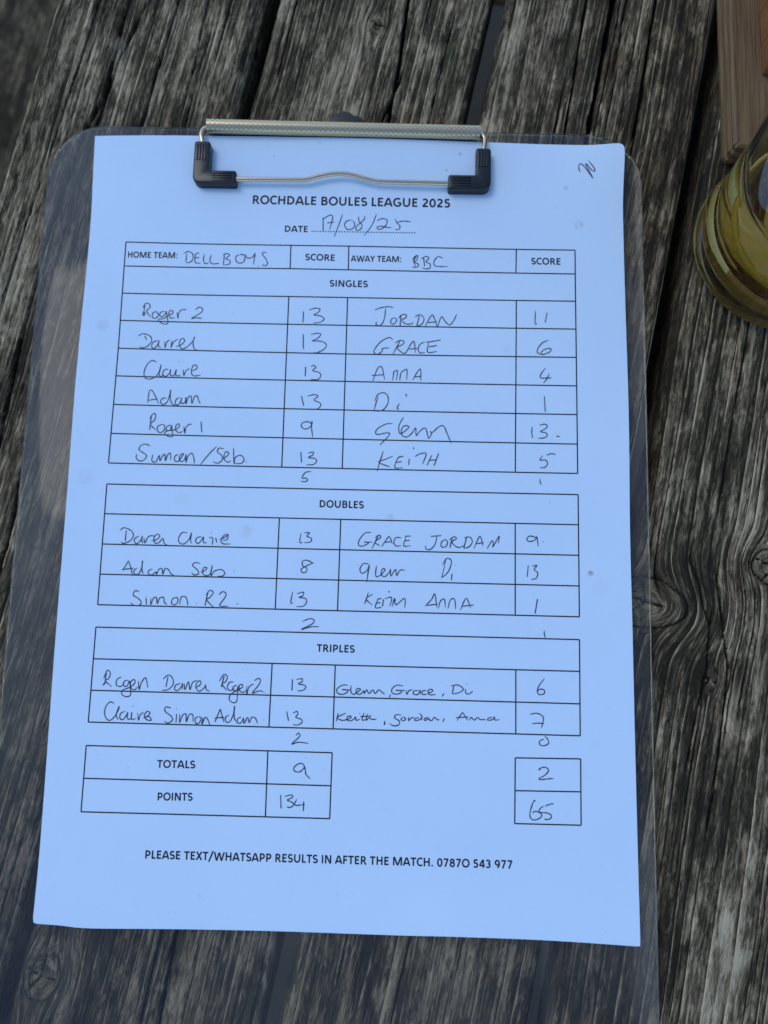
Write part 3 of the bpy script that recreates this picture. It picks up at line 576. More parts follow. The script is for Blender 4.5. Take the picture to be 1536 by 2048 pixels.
HAND = [
('handwritten home team name',[[-65.6,99.31,-65.73,97.41,-65.79,95.52],[-66.79,99.28,-65.05,100.08,-63.32,99.05,-63.19,96.85,-64.19,95.69,-65.6,95.34],[-60.72,99.56,-62.02,99.28,-62.39,97.5,-62.04,95.62,-60.12,95.35],[-62.21,97.51,-60.73,97.73],[-58.73,99.17,-59.02,96.95,-58.33,95.33,-56.91,95.49],[-56.02,98.92,-56.5,96.7,-55.52,95.27,-52.85,95.46],[-50.96,99.34,-51.02,97.13,-51.15,94.93],[-51.6,99.01,-49.96,99.62,-48.96,98.88,-50.27,97.47,-48.61,96.68,-48.9,95.29,-51.14,94.8],[-45.15,99.14,-46.31,98.49,-46.35,96.92,-45.22,95.81,-43.45,96.15,-42.82,97.93,-43.48,99.18,-44.98,99.27],[-42.78,99.51,-42.11,98.07,-40.13,98.11,-39.02,99.89],[-38.92,100.14,-39.11,98.0,-39.46,95.23],[-37.46,94.63,-37.28,94.51],[-34.55,100.22,-35.87,100.33,-36.01,99.31,-34.74,97.76,-33.94,95.89,-34.61,94.94,-35.99,95.16]]),
('handwritten name in the first singles row',[[-80.44,77.95,-80.69,75.47,-80.9,73.43],[-81.11,76.51,-80.46,78.26,-78.99,78.3,-78.43,76.96,-79.62,75.32,-77.86,72.78],[-81.22,74.65,-80.29,74.8,-80.56,73.56,-81.43,74.22],[-75.96,75.3,-77.22,74.65,-77.29,73.1,-76.25,72.52,-75.14,73.47,-75.46,74.82,-76.08,75.3],[-72.73,75.39,-74.18,75.04,-74.57,73.8,-73.47,73.21,-72.37,74.48,-72.14,75.41,-71.57,72.96,-71.26,70.81,-72.41,70.35,-74.22,71.04,-74.88,72.13,-72.85,72.61,-71.16,73.89,-69.73,74.55,-69.61,75.6,-70.69,75.76,-71.08,74.51,-70.39,72.87,-68.63,73.04],[-68.0,75.21,-67.43,72.76,-67.37,74.61,-66.29,76.18,-64.52,76.35],[-60.97,76.32,-59.68,77.46,-58.35,77.0,-58.67,75.33,-62.25,72.9,-60.5,73.18,-58.12,73.0]]),
('handwritten score 13 in the first singles row',[[-19.16,76.56,-19.22,72.13],[-16.94,77.22,-14.61,78.0,-12.82,77.6,-13.65,76.17,-15.1,75.28,-12.42,74.84,-11.08,73.63,-12.63,72.38,-15.38,71.9]]),
('handwritten name in the second singles row',[[-79.72,65.37,-78.97,63.8],[-82.35,65.29,-80.37,66.26,-77.79,65.42,-76.97,63.61,-78.29,61.44,-80.28,60.59,-81.6,61.04],[-74.63,63.68,-76.45,62.89,-76.8,61.05,-75.72,60.6,-74.42,62.34,-74.16,63.69,-74.25,61.55,-73.27,60.79],[-71.97,63.44,-71.64,60.95,-71.24,62.97,-70.08,64.1],[-69.23,63.7,-69.41,61.01,-68.72,63.04,-67.05,64.49],[-67.44,61.43,-65.45,62.39,-64.36,63.76,-65.13,64.84,-66.13,63.9,-66.24,61.95,-65.05,60.58,-63.23,61.53,-61.24,63.72,-60.64,65.57,-61.05,63.42,-60.54,60.87,-58.55,59.94]]),
('handwritten score 13 in the second singles row',[[-18.92,67.48,-18.63,61.57],[-15.98,67.41,-13.35,67.95,-12.16,67.49,-13.45,65.75,-15.29,64.86,-11.77,64.75,-9.9,63.44,-10.6,61.73,-13.07,60.28,-14.94,60.13]]),
('handwritten away team name',[[23.94,99.96,22.97,97.93,23.55,95.57],[22.31,98.11,23.35,99.7,24.35,99.96,23.97,98.14,22.8,97.43,24.6,96.58,24.38,95.45,22.37,95.23],[26.68,99.12,27.1,95.69],[25.74,98.79,27.62,99.77,28.76,99.16,27.66,97.57,29.16,96.66,29.24,95.16,27.71,94.64,26.16,95.11],[34.15,99.12,32.36,99.78,31.02,98.38,30.64,96.68,31.95,95.77,35.98,95.71]]),
('handwritten name beside it in the first singles row',[[8.31,77.68,10.93,78.71,13.87,79.07,15.35,78.73],[12.47,78.49,12.2,75.29,11.55,72.7,10.24,71.45,8.93,71.92,9.08,73.02],[15.85,74.74,14.7,73.92,14.62,72.39,15.91,72.29,16.81,73.78,15.85,74.74],[18.36,75.71,18.16,71.48],[17.5,74.47,18.94,76.03,20.53,75.75,20.14,74.64,18.69,73.81,20.19,72.37,22.24,72.28,23.11,72.91],[25.46,75.65,24.49,71.35],[23.66,75.07,25.69,76.09,27.24,74.64,26.58,72.48,24.49,71.35],[27.83,71.59,29.81,75.48,30.8,75.75,32.34,71.36],[28.68,73.01,32.19,73.32],[32.51,71.49,33.92,75.37,35.23,73.74,37.01,72.18,38.62,73.92,39.76,76.52]]),
('handwritten score 11',[[69.85,78.28,69.66,73.44,70.48,73.27],[74.27,77.67,73.5,73.74]]),
('handwritten name beside it in the second singles row',[[15.47,65.93,14.05,66.76,10.99,65.06,8.72,62.1,8.47,60.58,9.95,60.06,11.55,61.36,11.64,62.33,14.26,62.63],[18.29,65.62,17.17,63.17,15.61,59.99],[16.26,64.61,18.58,65.75,19.82,65.04,18.91,63.81,17.18,62.86,18.68,61.19,20.44,60.74,22.69,64.73,23.68,65.11,24.23,60.87],[21.86,62.28,24.89,62.58],[27.65,65.18,25.91,64.24,25.25,62.11,26.09,60.85,27.84,61.06],[29.22,65.21,28.88,61.26,32.37,61.51],[28.23,65.07,33.76,66.09],[29.14,63.27,32.34,63.87]]),
('handwritten score 6 in the second singles row',[[74.74,66.7,72.42,65.63,70.8,63.49,70.56,61.79,72.41,61.03,74.84,61.85,75.77,63.08,74.44,63.42,72.53,62.54,71.83,61.39]]),
('handwritten name in the third singles row',[[-74.64,55.11,-76.32,55.69,-78.1,54.0,-79.05,50.95,-78.49,48.83,-76.64,48.38,-74.4,49.51,-73.21,51.74,-72.75,54.15,-73.08,51.74,-73.22,49.98,-72.21,49.5,-71.79,50.52],[-69.84,52.46,-71.4,52.1,-71.91,50.52,-70.75,49.54,-69.38,50.83,-68.98,52.36,-68.98,50.28,-67.62,50.0,-66.85,52.41,-66.9,50.14,-65.0,49.94],[-66.06,55.46,-65.99,55.27],[-64.24,52.48,-63.79,50.1,-63.16,51.87,-61.7,52.98],[-60.85,51.93,-59.08,52.98,-59.28,54.24,-60.54,53.95,-61.12,51.42,-59.95,50.06,-57.41,50.37]]),
('handwritten score 13 in the third singles row',[[-17.47,54.56,-17.5,50.79],[-15.52,54.66,-14.32,55.12,-13.62,54.32,-14.73,53.04,-12.39,52.46,-11.56,51.22,-12.6,49.63,-15.33,49.58]]),
('handwritten name in the fourth singles row',[[-76.48,44.13,-76.8,41.62,-76.87,39.0],[-76.48,44.13,-75.1,43.41,-72.74,38.74],[-76.94,40.0,-73.22,40.65],[-69.92,41.18,-71.42,40.83,-72.12,39.56,-70.97,38.53,-69.52,39.63,-68.77,42.14,-68.48,44.33,-68.47,41.21,-67.66,38.87,-66.42,38.46],[-64.78,41.43,-66.13,40.65,-66.46,39.08,-65.33,38.49,-64.39,39.94,-64.17,41.32,-64.17,39.33,-62.85,39.48,-62.49,41.61,-62.33,39.0,-61.75,41.38,-60.57,42.03,-60.1,39.24,-59.34,41.69,-58.27,42.21,-57.56,40.36,-56.88,39.13]]),
('handwritten score 13 in the fourth singles row',[[-18.6,43.07,-17.66,39.36],[-16.29,43.0,-13.89,43.67,-12.35,43.08,-13.81,41.55,-11.66,40.6,-11.19,39.37,-12.47,38.1,-14.28,37.88]]),
('handwritten name in the fifth singles row',[[-75.12,34.33,-75.47,28.64],[-75.86,32.83,-74.37,34.97,-73.54,34.25,-73.9,32.38,-75.3,30.74,-73.05,28.57],[-70.67,30.92,-72.43,30.07,-72.5,28.34,-71.19,27.64,-69.93,28.78,-69.9,30.26,-70.79,30.91],[-67.46,30.69,-68.92,30.04,-69.2,28.61,-67.75,28.71,-67.26,30.39,-66.94,28.23,-66.59,26.4,-68.08,26.18,-69.65,27.24,-68.94,28.31,-65.83,28.88,-64.4,30.15,-64.65,31.25,-65.63,30.43,-65.51,28.58,-64.26,27.81,-62.78,28.34],[-62.6,30.31,-62.13,27.55,-61.89,29.59,-60.83,30.97,-59.63,31.19],[-56.24,32.19,-55.71,28.2]]),
('handwritten score 9 in the fifth singles row',[[-14.06,32.01,-15.61,33.09,-17.59,32.74,-18.26,31.49,-17.01,30.28,-15.22,30.75,-14.19,32.38,-14.29,33.24,-14.31,30.65,-13.69,27.03]]),
('handwritten pair of names in the sixth singles row',[[-74.94,22.38,-76.61,23.08,-78.37,22.42,-78.93,20.87,-77.29,19.69,-76.02,18.69,-76.81,16.96,-78.58,16.61,-79.86,17.79,-79.65,19.08],[-73.65,19.17,-73.85,16.73,-72.28,16.46,-71.23,18.93,-70.8,16.8,-70.02,18.65,-69.09,19.29,-68.82,16.85,-67.95,19.31,-67.08,19.76,-66.74,17.21],[-64.05,19.41,-65.22,18.77,-65.42,17.24,-64.19,16.66,-63.06,17.91,-62.15,19.76,-63.31,19.12,-63.57,17.41,-62.57,16.7,-61.54,17.64,-61.17,19.48,-60.99,16.43,-60.41,18.89,-58.97,19.96,-58.08,18.03,-57.85,16.08],[-49.81,22.8,-52.64,19.68,-55.55,15.77],[-47.05,21.95,-48.81,22.21,-49.39,20.67,-47.82,19.49,-47.42,17.66,-49.16,16.41,-50.93,16.97],[-47.28,18.28,-45.7,19.23,-45.17,20.46,-46.39,20.74,-46.87,18.59,-45.58,16.91,-44.11,17.44],[-43.4,22.34,-43.13,18.37,-42.85,16.43,-42.61,18.69,-40.62,19.65,-39.22,18.16,-40.16,16.61,-42.73,16.43],[-38.51,17.26,-38.32,17.02]]),
('handwritten score 13 in the sixth singles row',[[-17.98,21.37,-17.58,17.42],[-15.32,21.0,-13.36,21.47,-13.5,20.37,-15.08,19.3,-12.67,19.05,-11.97,17.85,-13.18,16.72,-15.75,16.55]]),
('handwritten sum 5 under the singles',[[-13.8,14.04,-15.94,13.63,-17.17,11.54,-15.55,11.46,-15.1,10.62,-16.22,10.11,-17.54,10.32]]),
('handwritten name beside it in the third singles row',[[8.25,49.42,9.94,54.28,11.56,54.94,12.78,50.07],[7.89,51.6,12.43,52.01],[15.81,49.76,16.12,52.39,16.04,53.02,16.94,53.66,17.55,53.49,17.26,50.03],[18.48,49.81,18.9,52.76,20.26,53.98,21.17,53.99,21.13,50.11],[23.37,50.03,25.42,53.82,26.38,54.16,26.46,50.09],[23.95,51.29,26.43,51.65]]),
('handwritten score 4',[[73.55,55.73,71.98,53.51,71.67,51.89,74.25,51.8,75.87,51.95],[74.98,53.43,73.77,51.05,72.75,49.78]]),
('handwritten name beside it in the fourth singles row',[[10.53,43.41,9.69,40.73,9.1,38.17],[9.25,41.65,10.33,44.16,12.6,44.95,14.21,43.43,14.1,40.51,12.17,38.11,9.17,37.74],[18.56,40.91,17.75,39.03,18.49,38.61],[20.95,44.68,21.15,43.63]]),
('handwritten score 1 in the fourth singles row',[[73.03,44.7,73.37,38.65],[73.09,44.58,73.42,38.78]]),
('handwritten name beside it in the fifth singles row',[[16.21,33.01,13.81,32.84,10.85,31.18,9.81,29.44,10.91,28.72,13.89,29.4,15.16,29.18,14.24,27.57,11.61,24.76],[20.24,35.56,18.74,32.69,18.61,30.42,19.18,29.2,21.07,30.41,22.36,31.91,20.73,32.3,19.56,30.74,19.91,28.6,21.72,28.03,23.6,29.6,24.89,31.47,25.18,28.65,26.58,30.4,28.54,31.54,29.62,28.19,30.1,27.84,30.91,29.63,30.42,30.35,31.26,30.0,33.74,32.26,35.42,32.42,36.65,29.87,38.32,25.86]]),
('handwritten score 13 in the fifth singles row',[[68.54,32.8,68.36,30.47,68.71,28.47],[71.21,33.46,72.99,33.92,74.06,33.51,73.58,32.28,71.68,31.08,73.58,30.57,74.11,29.48,72.68,28.6,70.73,28.5],[77.54,29.41,78.78,29.25]]),
('handwritten name beside it in the sixth singles row',[[12.99,22.41,11.78,18.36,10.86,14.7],[16.62,20.59,13.84,19.32,11.31,18.17,14.2,16.9,15.52,16.5],[19.25,20.65,18.09,19.11,17.44,16.18,20.3,16.24],[18.78,20.22,20.56,20.62],[17.87,18.19,19.89,18.54],[22.73,19.69,22.54,17.26],[24.19,24.11,24.39,23.38],[24.86,20.59,26.63,21.6,29.01,21.77,27.77,17.8],[31.11,21.21,29.45,17.41],[33.66,21.99,32.07,17.28],[30.25,19.24,32.92,19.54]]),
('handwritten score 5 in the sixth singles row',[[72.37,21.91,71.42,20.2,73.43,20.24,74.19,18.8,73.06,17.39,71.3,17.3],[73.84,22.06,75.62,22.7,77.21,22.42]]),
('handwritten mark under the singles',[[71.35,13.09,71.4,12.07,71.87,10.88]]),
('handwritten names in the first doubles row',[[-81.69,-9.74,-81.79,-13.6],[-84.06,-9.8,-82.59,-8.75,-79.97,-9.7,-78.91,-11.46,-79.9,-13.44,-82.32,-14.57,-83.3,-14.0],[-76.7,-11.7,-78.3,-12.63,-78.26,-14.11,-77.11,-14.44,-75.91,-12.87,-75.63,-11.67,-75.71,-13.16,-75.21,-14.39],[-75.0,-12.25,-74.45,-14.25,-73.58,-12.22,-72.44,-11.48,-71.13,-11.56],[-72.01,-13.48,-69.98,-12.72,-69.11,-11.51,-70.1,-10.83,-71.21,-12.16,-70.79,-14.05,-69.31,-14.01,-67.93,-12.38,-67.28,-14.14,-66.18,-14.76],[-58.99,-10.08,-60.77,-10.01,-62.02,-11.94,-61.74,-13.71,-60.04,-14.26,-58.14,-12.44,-57.39,-10.04,-57.58,-12.72,-57.1,-13.95],[-53.57,-11.44,-55.21,-11.77,-55.66,-13.27,-54.61,-13.89,-53.39,-12.44,-52.85,-11.42,-52.74,-13.49,-51.55,-13.58],[-50.7,-11.66,-49.39,-11.87,-49.43,-14.36],[-50.1,-9.69,-49.97,-9.87],[-48.33,-11.73,-47.77,-13.37],[-46.76,-12.16,-45.14,-11.53,-43.65,-10.43,-45.07,-10.58,-46.27,-12.45,-45.49,-13.79,-42.76,-13.85],[-43.65,-10.55,-44.03,-12.22,-45.68,-12.49]]),
('handwritten score 13 in the first doubles row',[[-16.74,-9.32,-17.03,-12.52,-15.96,-12.62],[-15.63,-9.06,-13.5,-9.01,-14.52,-10.22,-12.83,-11.06,-13.14,-12.37,-15.37,-12.72]]),
('handwritten names in the second doubles row',[[-80.11,-20.95,-81.15,-23.04,-82.11,-24.59],[-80.11,-20.95,-79.04,-23.57,-78.19,-26.6],[-82.25,-24.24,-78.15,-23.67],[-76.68,-23.51,-77.8,-24.42,-77.54,-25.77,-75.95,-25.61,-75.05,-23.18,-74.91,-20.82,-74.88,-24.06,-74.35,-25.69],[-71.06,-23.67,-72.37,-24.46,-72.41,-25.64,-71.03,-25.9,-69.69,-24.81,-69.4,-25.68,-68.68,-23.9,-67.52,-23.58,-67.1,-25.63,-66.34,-23.55,-65.14,-23.82,-64.17,-25.26,-62.95,-25.88],[-53.48,-21.3,-55.38,-21.05,-56.27,-22.13,-54.53,-23.56,-53.86,-25.01,-55.48,-25.58,-56.47,-24.78],[-53.11,-24.58,-51.57,-23.78,-50.97,-22.88,-52.09,-22.79,-52.47,-24.56,-51.34,-25.71,-49.61,-25.08,-49.01,-21.96,-49.25,-24.02,-49.22,-25.66,-48.02,-23.99,-45.69,-23.34,-44.22,-24.48,-44.98,-25.67,-46.74,-25.83],[-40.89,-23.75,-40.71,-23.87]]),
('handwritten score 8',[[-11.66,-20.29,-14.05,-19.17,-15.69,-19.57,-15.63,-21.15,-14.06,-22.11,-14.36,-23.52,-15.76,-23.67,-16.1,-22.51,-14.27,-21.29,-11.78,-20.06]]),
('handwritten names in the third doubles row',[[-75.4,-32.14,-76.89,-31.89,-77.49,-33.48,-75.65,-34.6,-74.38,-36.02,-75.18,-37.2,-77.25,-37.08,-78.36,-36.29],[-72.71,-34.52,-72.45,-36.84],[-72.93,-33.95,-72.8,-34.06],[-70.95,-34.48,-70.8,-36.8,-70.06,-34.57,-68.92,-34.14,-68.47,-36.45,-67.72,-34.4,-66.27,-34.07,-65.87,-35.81,-64.82,-36.65],[-61.69,-33.96,-62.95,-34.57,-63.2,-36.15,-62.11,-36.7,-61.0,-35.68,-61.09,-34.12,-61.87,-33.96],[-60.24,-36.54,-59.81,-33.91,-58.36,-33.58,-57.51,-35.02,-57.18,-36.75],[-54.18,-35.75,-54.05,-35.92],[-50.15,-32.22,-50.84,-36.65],[-50.76,-32.93,-49.39,-31.03,-48.11,-31.88,-49.25,-33.65,-50.38,-34.43,-48.81,-36.25,-47.4,-37.37],[-46.07,-32.7,-44.67,-31.44,-43.4,-32.05,-43.68,-33.51,-45.45,-36.51,-42.34,-36.67],[-39.0,-35.54,-38.97,-36.0]]),
('handwritten score 13 in the third doubles row',[[-18.93,-30.86,-19.48,-34.65,-18.64,-35.03],[-17.38,-31.52,-15.01,-30.88,-15.19,-32.22,-16.45,-32.83,-14.1,-33.18,-13.7,-34.51,-14.87,-35.98,-17.37,-36.22]]),
('handwritten sum 2 under the doubles',[[-14.94,-41.52,-12.36,-40.42,-10.65,-40.95,-11.41,-42.35,-15.23,-44.4,-11.96,-43.4,-8.82,-43.2]]),
('handwritten names beside them in the first doubles row',[[9.2,-8.33,7.06,-8.58,5.05,-11.04,4.72,-13.13,6.42,-13.41,8.46,-12.13,6.7,-11.97,9.75,-11.9],[11.89,-9.44,10.79,-11.88,9.69,-14.31],[10.75,-10.38,12.15,-9.24,12.75,-10.07,10.79,-11.88,12.57,-13.2],[13.29,-13.44,15.42,-10.14,16.19,-9.99,17.16,-12.44],[14.48,-11.86,16.88,-11.54],[20.34,-10.03,18.4,-10.07,17.72,-11.71,18.4,-13.06,20.47,-13.01],[22.27,-9.33,21.38,-12.93,23.9,-12.93],[21.76,-9.47,23.83,-9.29],[21.6,-11.17,23.54,-10.93],[31.28,-9.25,35.16,-8.9],[33.55,-9.07,32.95,-12.01,31.36,-13.99,29.75,-14.09,29.34,-12.74],[36.48,-10.3,35.26,-11.3,35.16,-12.93,36.71,-13.02,37.53,-11.32,36.47,-10.17],[39.12,-9.59,38.39,-13.31],[38.09,-10.39,39.7,-9.25,40.74,-9.88,39.08,-11.21,41.23,-13.11,43.61,-12.41],[44.42,-9.47,43.43,-13.38],[43.58,-9.61,45.51,-9.11,46.56,-10.72,45.55,-12.68,43.43,-13.45],[47.17,-13.42,49.32,-8.83,50.45,-12.31],[47.8,-11.66,50.76,-11.14],[52.0,-13.31,53.78,-10.42,54.31,-11.51,54.12,-12.61,55.84,-9.53,56.42,-8.73,56.11,-11.27]]),
('handwritten score 9 in the first doubles row',[[70.2,-9.01,67.88,-8.28,66.53,-9.28,67.43,-10.36,69.55,-9.67,70.2,-8.55,70.71,-11.97],[72.51,-10.25,72.63,-10.38]]),
('handwritten names beside them in the second doubles row',[[8.68,-20.03,6.73,-19.88,5.5,-21.91,6.19,-23.44,8.1,-22.43,8.94,-20.35,8.51,-23.26,8.09,-26.68],[11.54,-20.61,11.28,-23.19,11.64,-24.6,13.3,-23.79,14.74,-21.95,13.76,-21.72,13.29,-23.66,14.73,-24.46,16.37,-22.75,16.73,-21.77,16.92,-24.15,18.6,-21.73,18.98,-23.97,20.22,-22.01,22.03,-21.97],[36.91,-18.06,35.52,-24.34],[35.77,-19.7,37.22,-17.28,38.91,-18.02,38.56,-20.6,37.3,-22.88,35.39,-24.41],[39.29,-22.84,39.07,-25.15],[40.47,-19.53,40.54,-19.65]]),
('handwritten score 13 in the second doubles row',[[67.05,-19.15,66.73,-23.26],[68.52,-19.37,70.25,-19.07,69.23,-20.51,70.5,-21.76,69.99,-23.7,68.14,-24.19]]),
('handwritten names beside them in the third doubles row',[[8.84,-30.44,8.13,-32.75,7.54,-34.68],[10.52,-30.91,8.13,-32.75,10.38,-34.99],[12.49,-32.45,11.49,-35.79,13.73,-35.67],[12.11,-32.78,13.65,-32.43],[11.83,-34.19,13.3,-34.03],[14.43,-32.73,14.1,-35.28],[16.15,-29.68,16.61,-30.25],[14.93,-32.52,17.36,-32.01,16.8,-35.21],[17.63,-35.32,18.52,-32.3,19.03,-34.65,22.12,-32.22,22.25,-35.59],[29.6,-34.89,31.99,-32.29,33.11,-30.35,33.89,-35.17],[30.11,-34.56,34.26,-34.01],[34.48,-35.6,35.2,-32.85,36.6,-32.17,37.03,-35.09],[37.93,-35.51,38.78,-32.44,40.31,-32.08,40.74,-35.63],[42.4,-36.03,44.53,-31.66,46.22,-35.11],[43.22,-34.55,47.23,-33.95]]),
('handwritten score 1 in the third doubles row',[[70.43,-31.21,69.54,-36.49]]),
('handwritten mark under the doubles',[[72.83,-42.52,72.89,-43.9,73.33,-45.27]]),
('handwritten names in the first triples row',[[-85.39,-61.71,-85.71,-65.8],[-86.23,-63.72,-85.2,-60.86,-83.97,-61.67,-84.38,-63.67,-85.55,-64.6,-83.12,-66.51],[-86.36,-66.18,-85.52,-64.96],[-79.79,-63.06,-81.28,-63.88,-81.5,-65.87,-79.98,-66.43,-78.93,-65.62],[-77.25,-64.08,-78.64,-64.54,-78.77,-66.1,-77.47,-66.18,-76.8,-64.37,-76.16,-67.35,-76.08,-69.32,-77.45,-69.95,-79.17,-69.22,-79.03,-67.72,-76.16,-66.45,-74.72,-64.91,-75.11,-63.84,-76.22,-64.65,-76.14,-66.75,-74.74,-67.43,-73.58,-66.38],[-73.53,-64.28,-73.02,-67.32,-72.55,-65.15,-71.44,-63.32,-70.75,-63.43,-69.93,-66.52],[-62.86,-62.5,-63.37,-66.11],[-64.65,-63.44,-62.77,-61.89,-61.16,-63.05,-60.85,-65.14,-62.45,-66.98,-64.7,-67.4],[-58.1,-64.77,-59.84,-65.41,-60.18,-66.92,-58.99,-67.25,-57.73,-65.78,-57.42,-64.75,-57.47,-66.97],[-56.87,-64.74,-56.43,-66.88,-55.31,-64.09,-54.59,-66.83,-53.82,-64.35,-52.21,-63.47],[-52.49,-66.11,-50.9,-64.88,-51.09,-63.68,-52.17,-64.19,-52.49,-66.11,-51.19,-67.33,-49.42,-66.03,-49.11,-65.01,-48.71,-66.67,-47.45,-67.23],[-42.47,-61.66,-43.3,-65.63],[-44.15,-63.62,-42.62,-61.18,-41.29,-61.92,-41.87,-63.74,-43.05,-64.55,-41.33,-66.83],[-38.92,-63.66,-40.5,-64.0,-41.14,-65.81,-39.99,-66.8,-38.56,-65.86],[-37.64,-64.82,-38.95,-65.45,-39.02,-66.59,-37.73,-66.62,-37.07,-65.11,-37.32,-67.5,-37.48,-70.36,-38.66,-71.05,-40.19,-69.96,-39.68,-68.04,-36.83,-66.29,-35.58,-65.36,-35.94,-64.48,-36.89,-65.1,-36.49,-66.88,-35.24,-67.27,-34.24,-66.52],[-34.07,-65.02,-33.98,-68.01,-33.43,-65.61,-32.32,-64.5,-31.65,-64.36],[-31.46,-63.16,-30.22,-62.23,-29.27,-62.8,-29.86,-64.61,-31.99,-67.48,-29.46,-66.57,-27.97,-67.01],[-27.48,-67.0,-27.35,-67.11]]),
('handwritten score 13 in the first triples row',[[-17.71,-62.2,-17.73,-66.14],[-16.3,-62.28,-14.23,-61.92,-14.25,-63.0,-15.5,-63.81,-13.29,-64.17,-12.82,-65.05,-13.89,-66.04,-15.71,-66.26]]),
('handwritten names in the second triples row',[[-81.71,-72.39,-83.4,-72.02,-84.85,-74.03,-84.75,-76.99,-83.11,-78.43,-81.36,-77.14,-80.13,-74.73,-79.85,-73.41,-80.74,-76.41,-79.89,-78.05],[-77.58,-75.14,-79.07,-75.77,-79.38,-77.44,-78.23,-78.06,-77.0,-76.43,-76.64,-75.41,-76.61,-77.6,-75.38,-77.57,-75.17,-75.37,-75.13,-77.74,-73.42,-77.51],[-74.96,-73.1,-74.82,-73.28],[-73.0,-75.61,-72.53,-78.02,-72.05,-76.17,-70.88,-75.25],[-70.8,-77.32,-69.21,-76.39,-68.6,-75.37,-69.68,-74.92,-70.56,-76.43,-69.67,-77.77,-68.0,-77.96,-68.7,-76.67,-69.79,-76.88],[-61.12,-73.5,-62.98,-73.19,-63.13,-74.74,-61.08,-76.17,-60.25,-77.63,-61.83,-78.79,-63.27,-78.18],[-58.91,-75.52,-58.97,-78.54],[-59.15,-73.68,-59.02,-73.86],[-57.75,-75.49,-57.63,-78.5,-56.8,-76.05,-55.55,-75.43,-55.27,-78.14,-54.37,-75.69,-53.09,-75.65,-52.83,-78.07],[-51.16,-76.19,-52.15,-77.11,-51.76,-78.64,-50.55,-78.31,-49.97,-76.75,-50.98,-76.19],[-49.38,-76.44,-49.6,-78.87,-48.52,-76.42,-47.5,-77.28,-46.79,-78.97],[-43.25,-73.31,-44.96,-77.92],[-43.25,-73.31,-42.59,-75.37,-41.66,-78.06],[-45.15,-76.62,-41.81,-76.23],[-39.91,-75.29,-41.2,-76.22,-41.07,-77.69,-39.66,-77.71,-38.51,-75.26,-38.18,-72.16,-38.11,-75.84,-37.41,-77.71],[-35.6,-75.95,-36.85,-76.69,-36.78,-78.05,-35.45,-77.89,-34.73,-76.34,-34.46,-78.16,-33.28,-76.0,-32.59,-77.81,-31.76,-75.96,-30.47,-76.22,-29.59,-78.03],[-27.46,-76.67,-27.33,-76.84]]),
('handwritten score 13 in the second triples row',[[-19.31,-73.55,-18.51,-76.84],[-17.04,-74.08,-15.66,-73.45,-15.26,-74.39,-15.94,-75.53,-14.1,-76.07,-13.63,-77.12,-15.05,-78.16,-16.87,-78.09]]),
('handwritten sum 2 under the triples',[[-15.63,-81.82,-14.81,-80.97,-14.34,-82.13,-17.02,-84.85,-14.69,-84.14,-10.98,-84.44]]),
('handwritten names beside them in the first triples row',[[2.39,-63.77,0.34,-63.82,-1.48,-65.21,-1.24,-66.66,0.94,-66.97,2.64,-65.59,0.39,-65.4,3.63,-65.38],[3.51,-63.74,3.52,-65.99,4.54,-66.93,6.31,-65.73,6.97,-65.04,5.79,-64.89,5.39,-66.24,6.84,-66.87,8.17,-65.56,8.38,-66.52,9.21,-65.23,10.05,-66.48,11.38,-65.17,12.29,-66.42,13.49,-65.11,14.44,-65.69,15.7,-66.63],[17.75,-66.63,17.4,-67.67],[22.26,-63.48,19.96,-63.3,18.26,-64.68,18.48,-66.13,20.53,-66.38,21.93,-65.19,19.63,-65.13,23.17,-65.04],[23.35,-65.15,23.69,-66.41,24.34,-65.12,25.7,-64.79],[27.87,-64.91,26.2,-65.2,26.1,-66.29,27.65,-66.31,28.43,-64.89,28.52,-66.28],[30.66,-64.83,29.3,-65.11,29.2,-66.21,30.93,-66.22],[31.11,-65.85,32.71,-65.2,32.63,-64.42,31.46,-64.63,31.29,-65.85,32.29,-66.36,33.96,-66.2],[37.04,-65.69,36.26,-66.8],[40.41,-62.88,39.95,-65.67],[39.42,-63.02,41.89,-62.65,43.82,-63.94,42.54,-65.24,39.95,-65.86],[44.69,-63.97,44.64,-65.19,45.82,-65.7,47.29,-64.63],[44.98,-62.09,45.04,-62.27]]),
('handwritten score 6 in the first triples row',[[72.89,-59.58,71.03,-61.94,70.29,-64.19,71.15,-65.26,72.75,-64.79,72.75,-63.58,71.34,-63.32,70.41,-64.13]]),
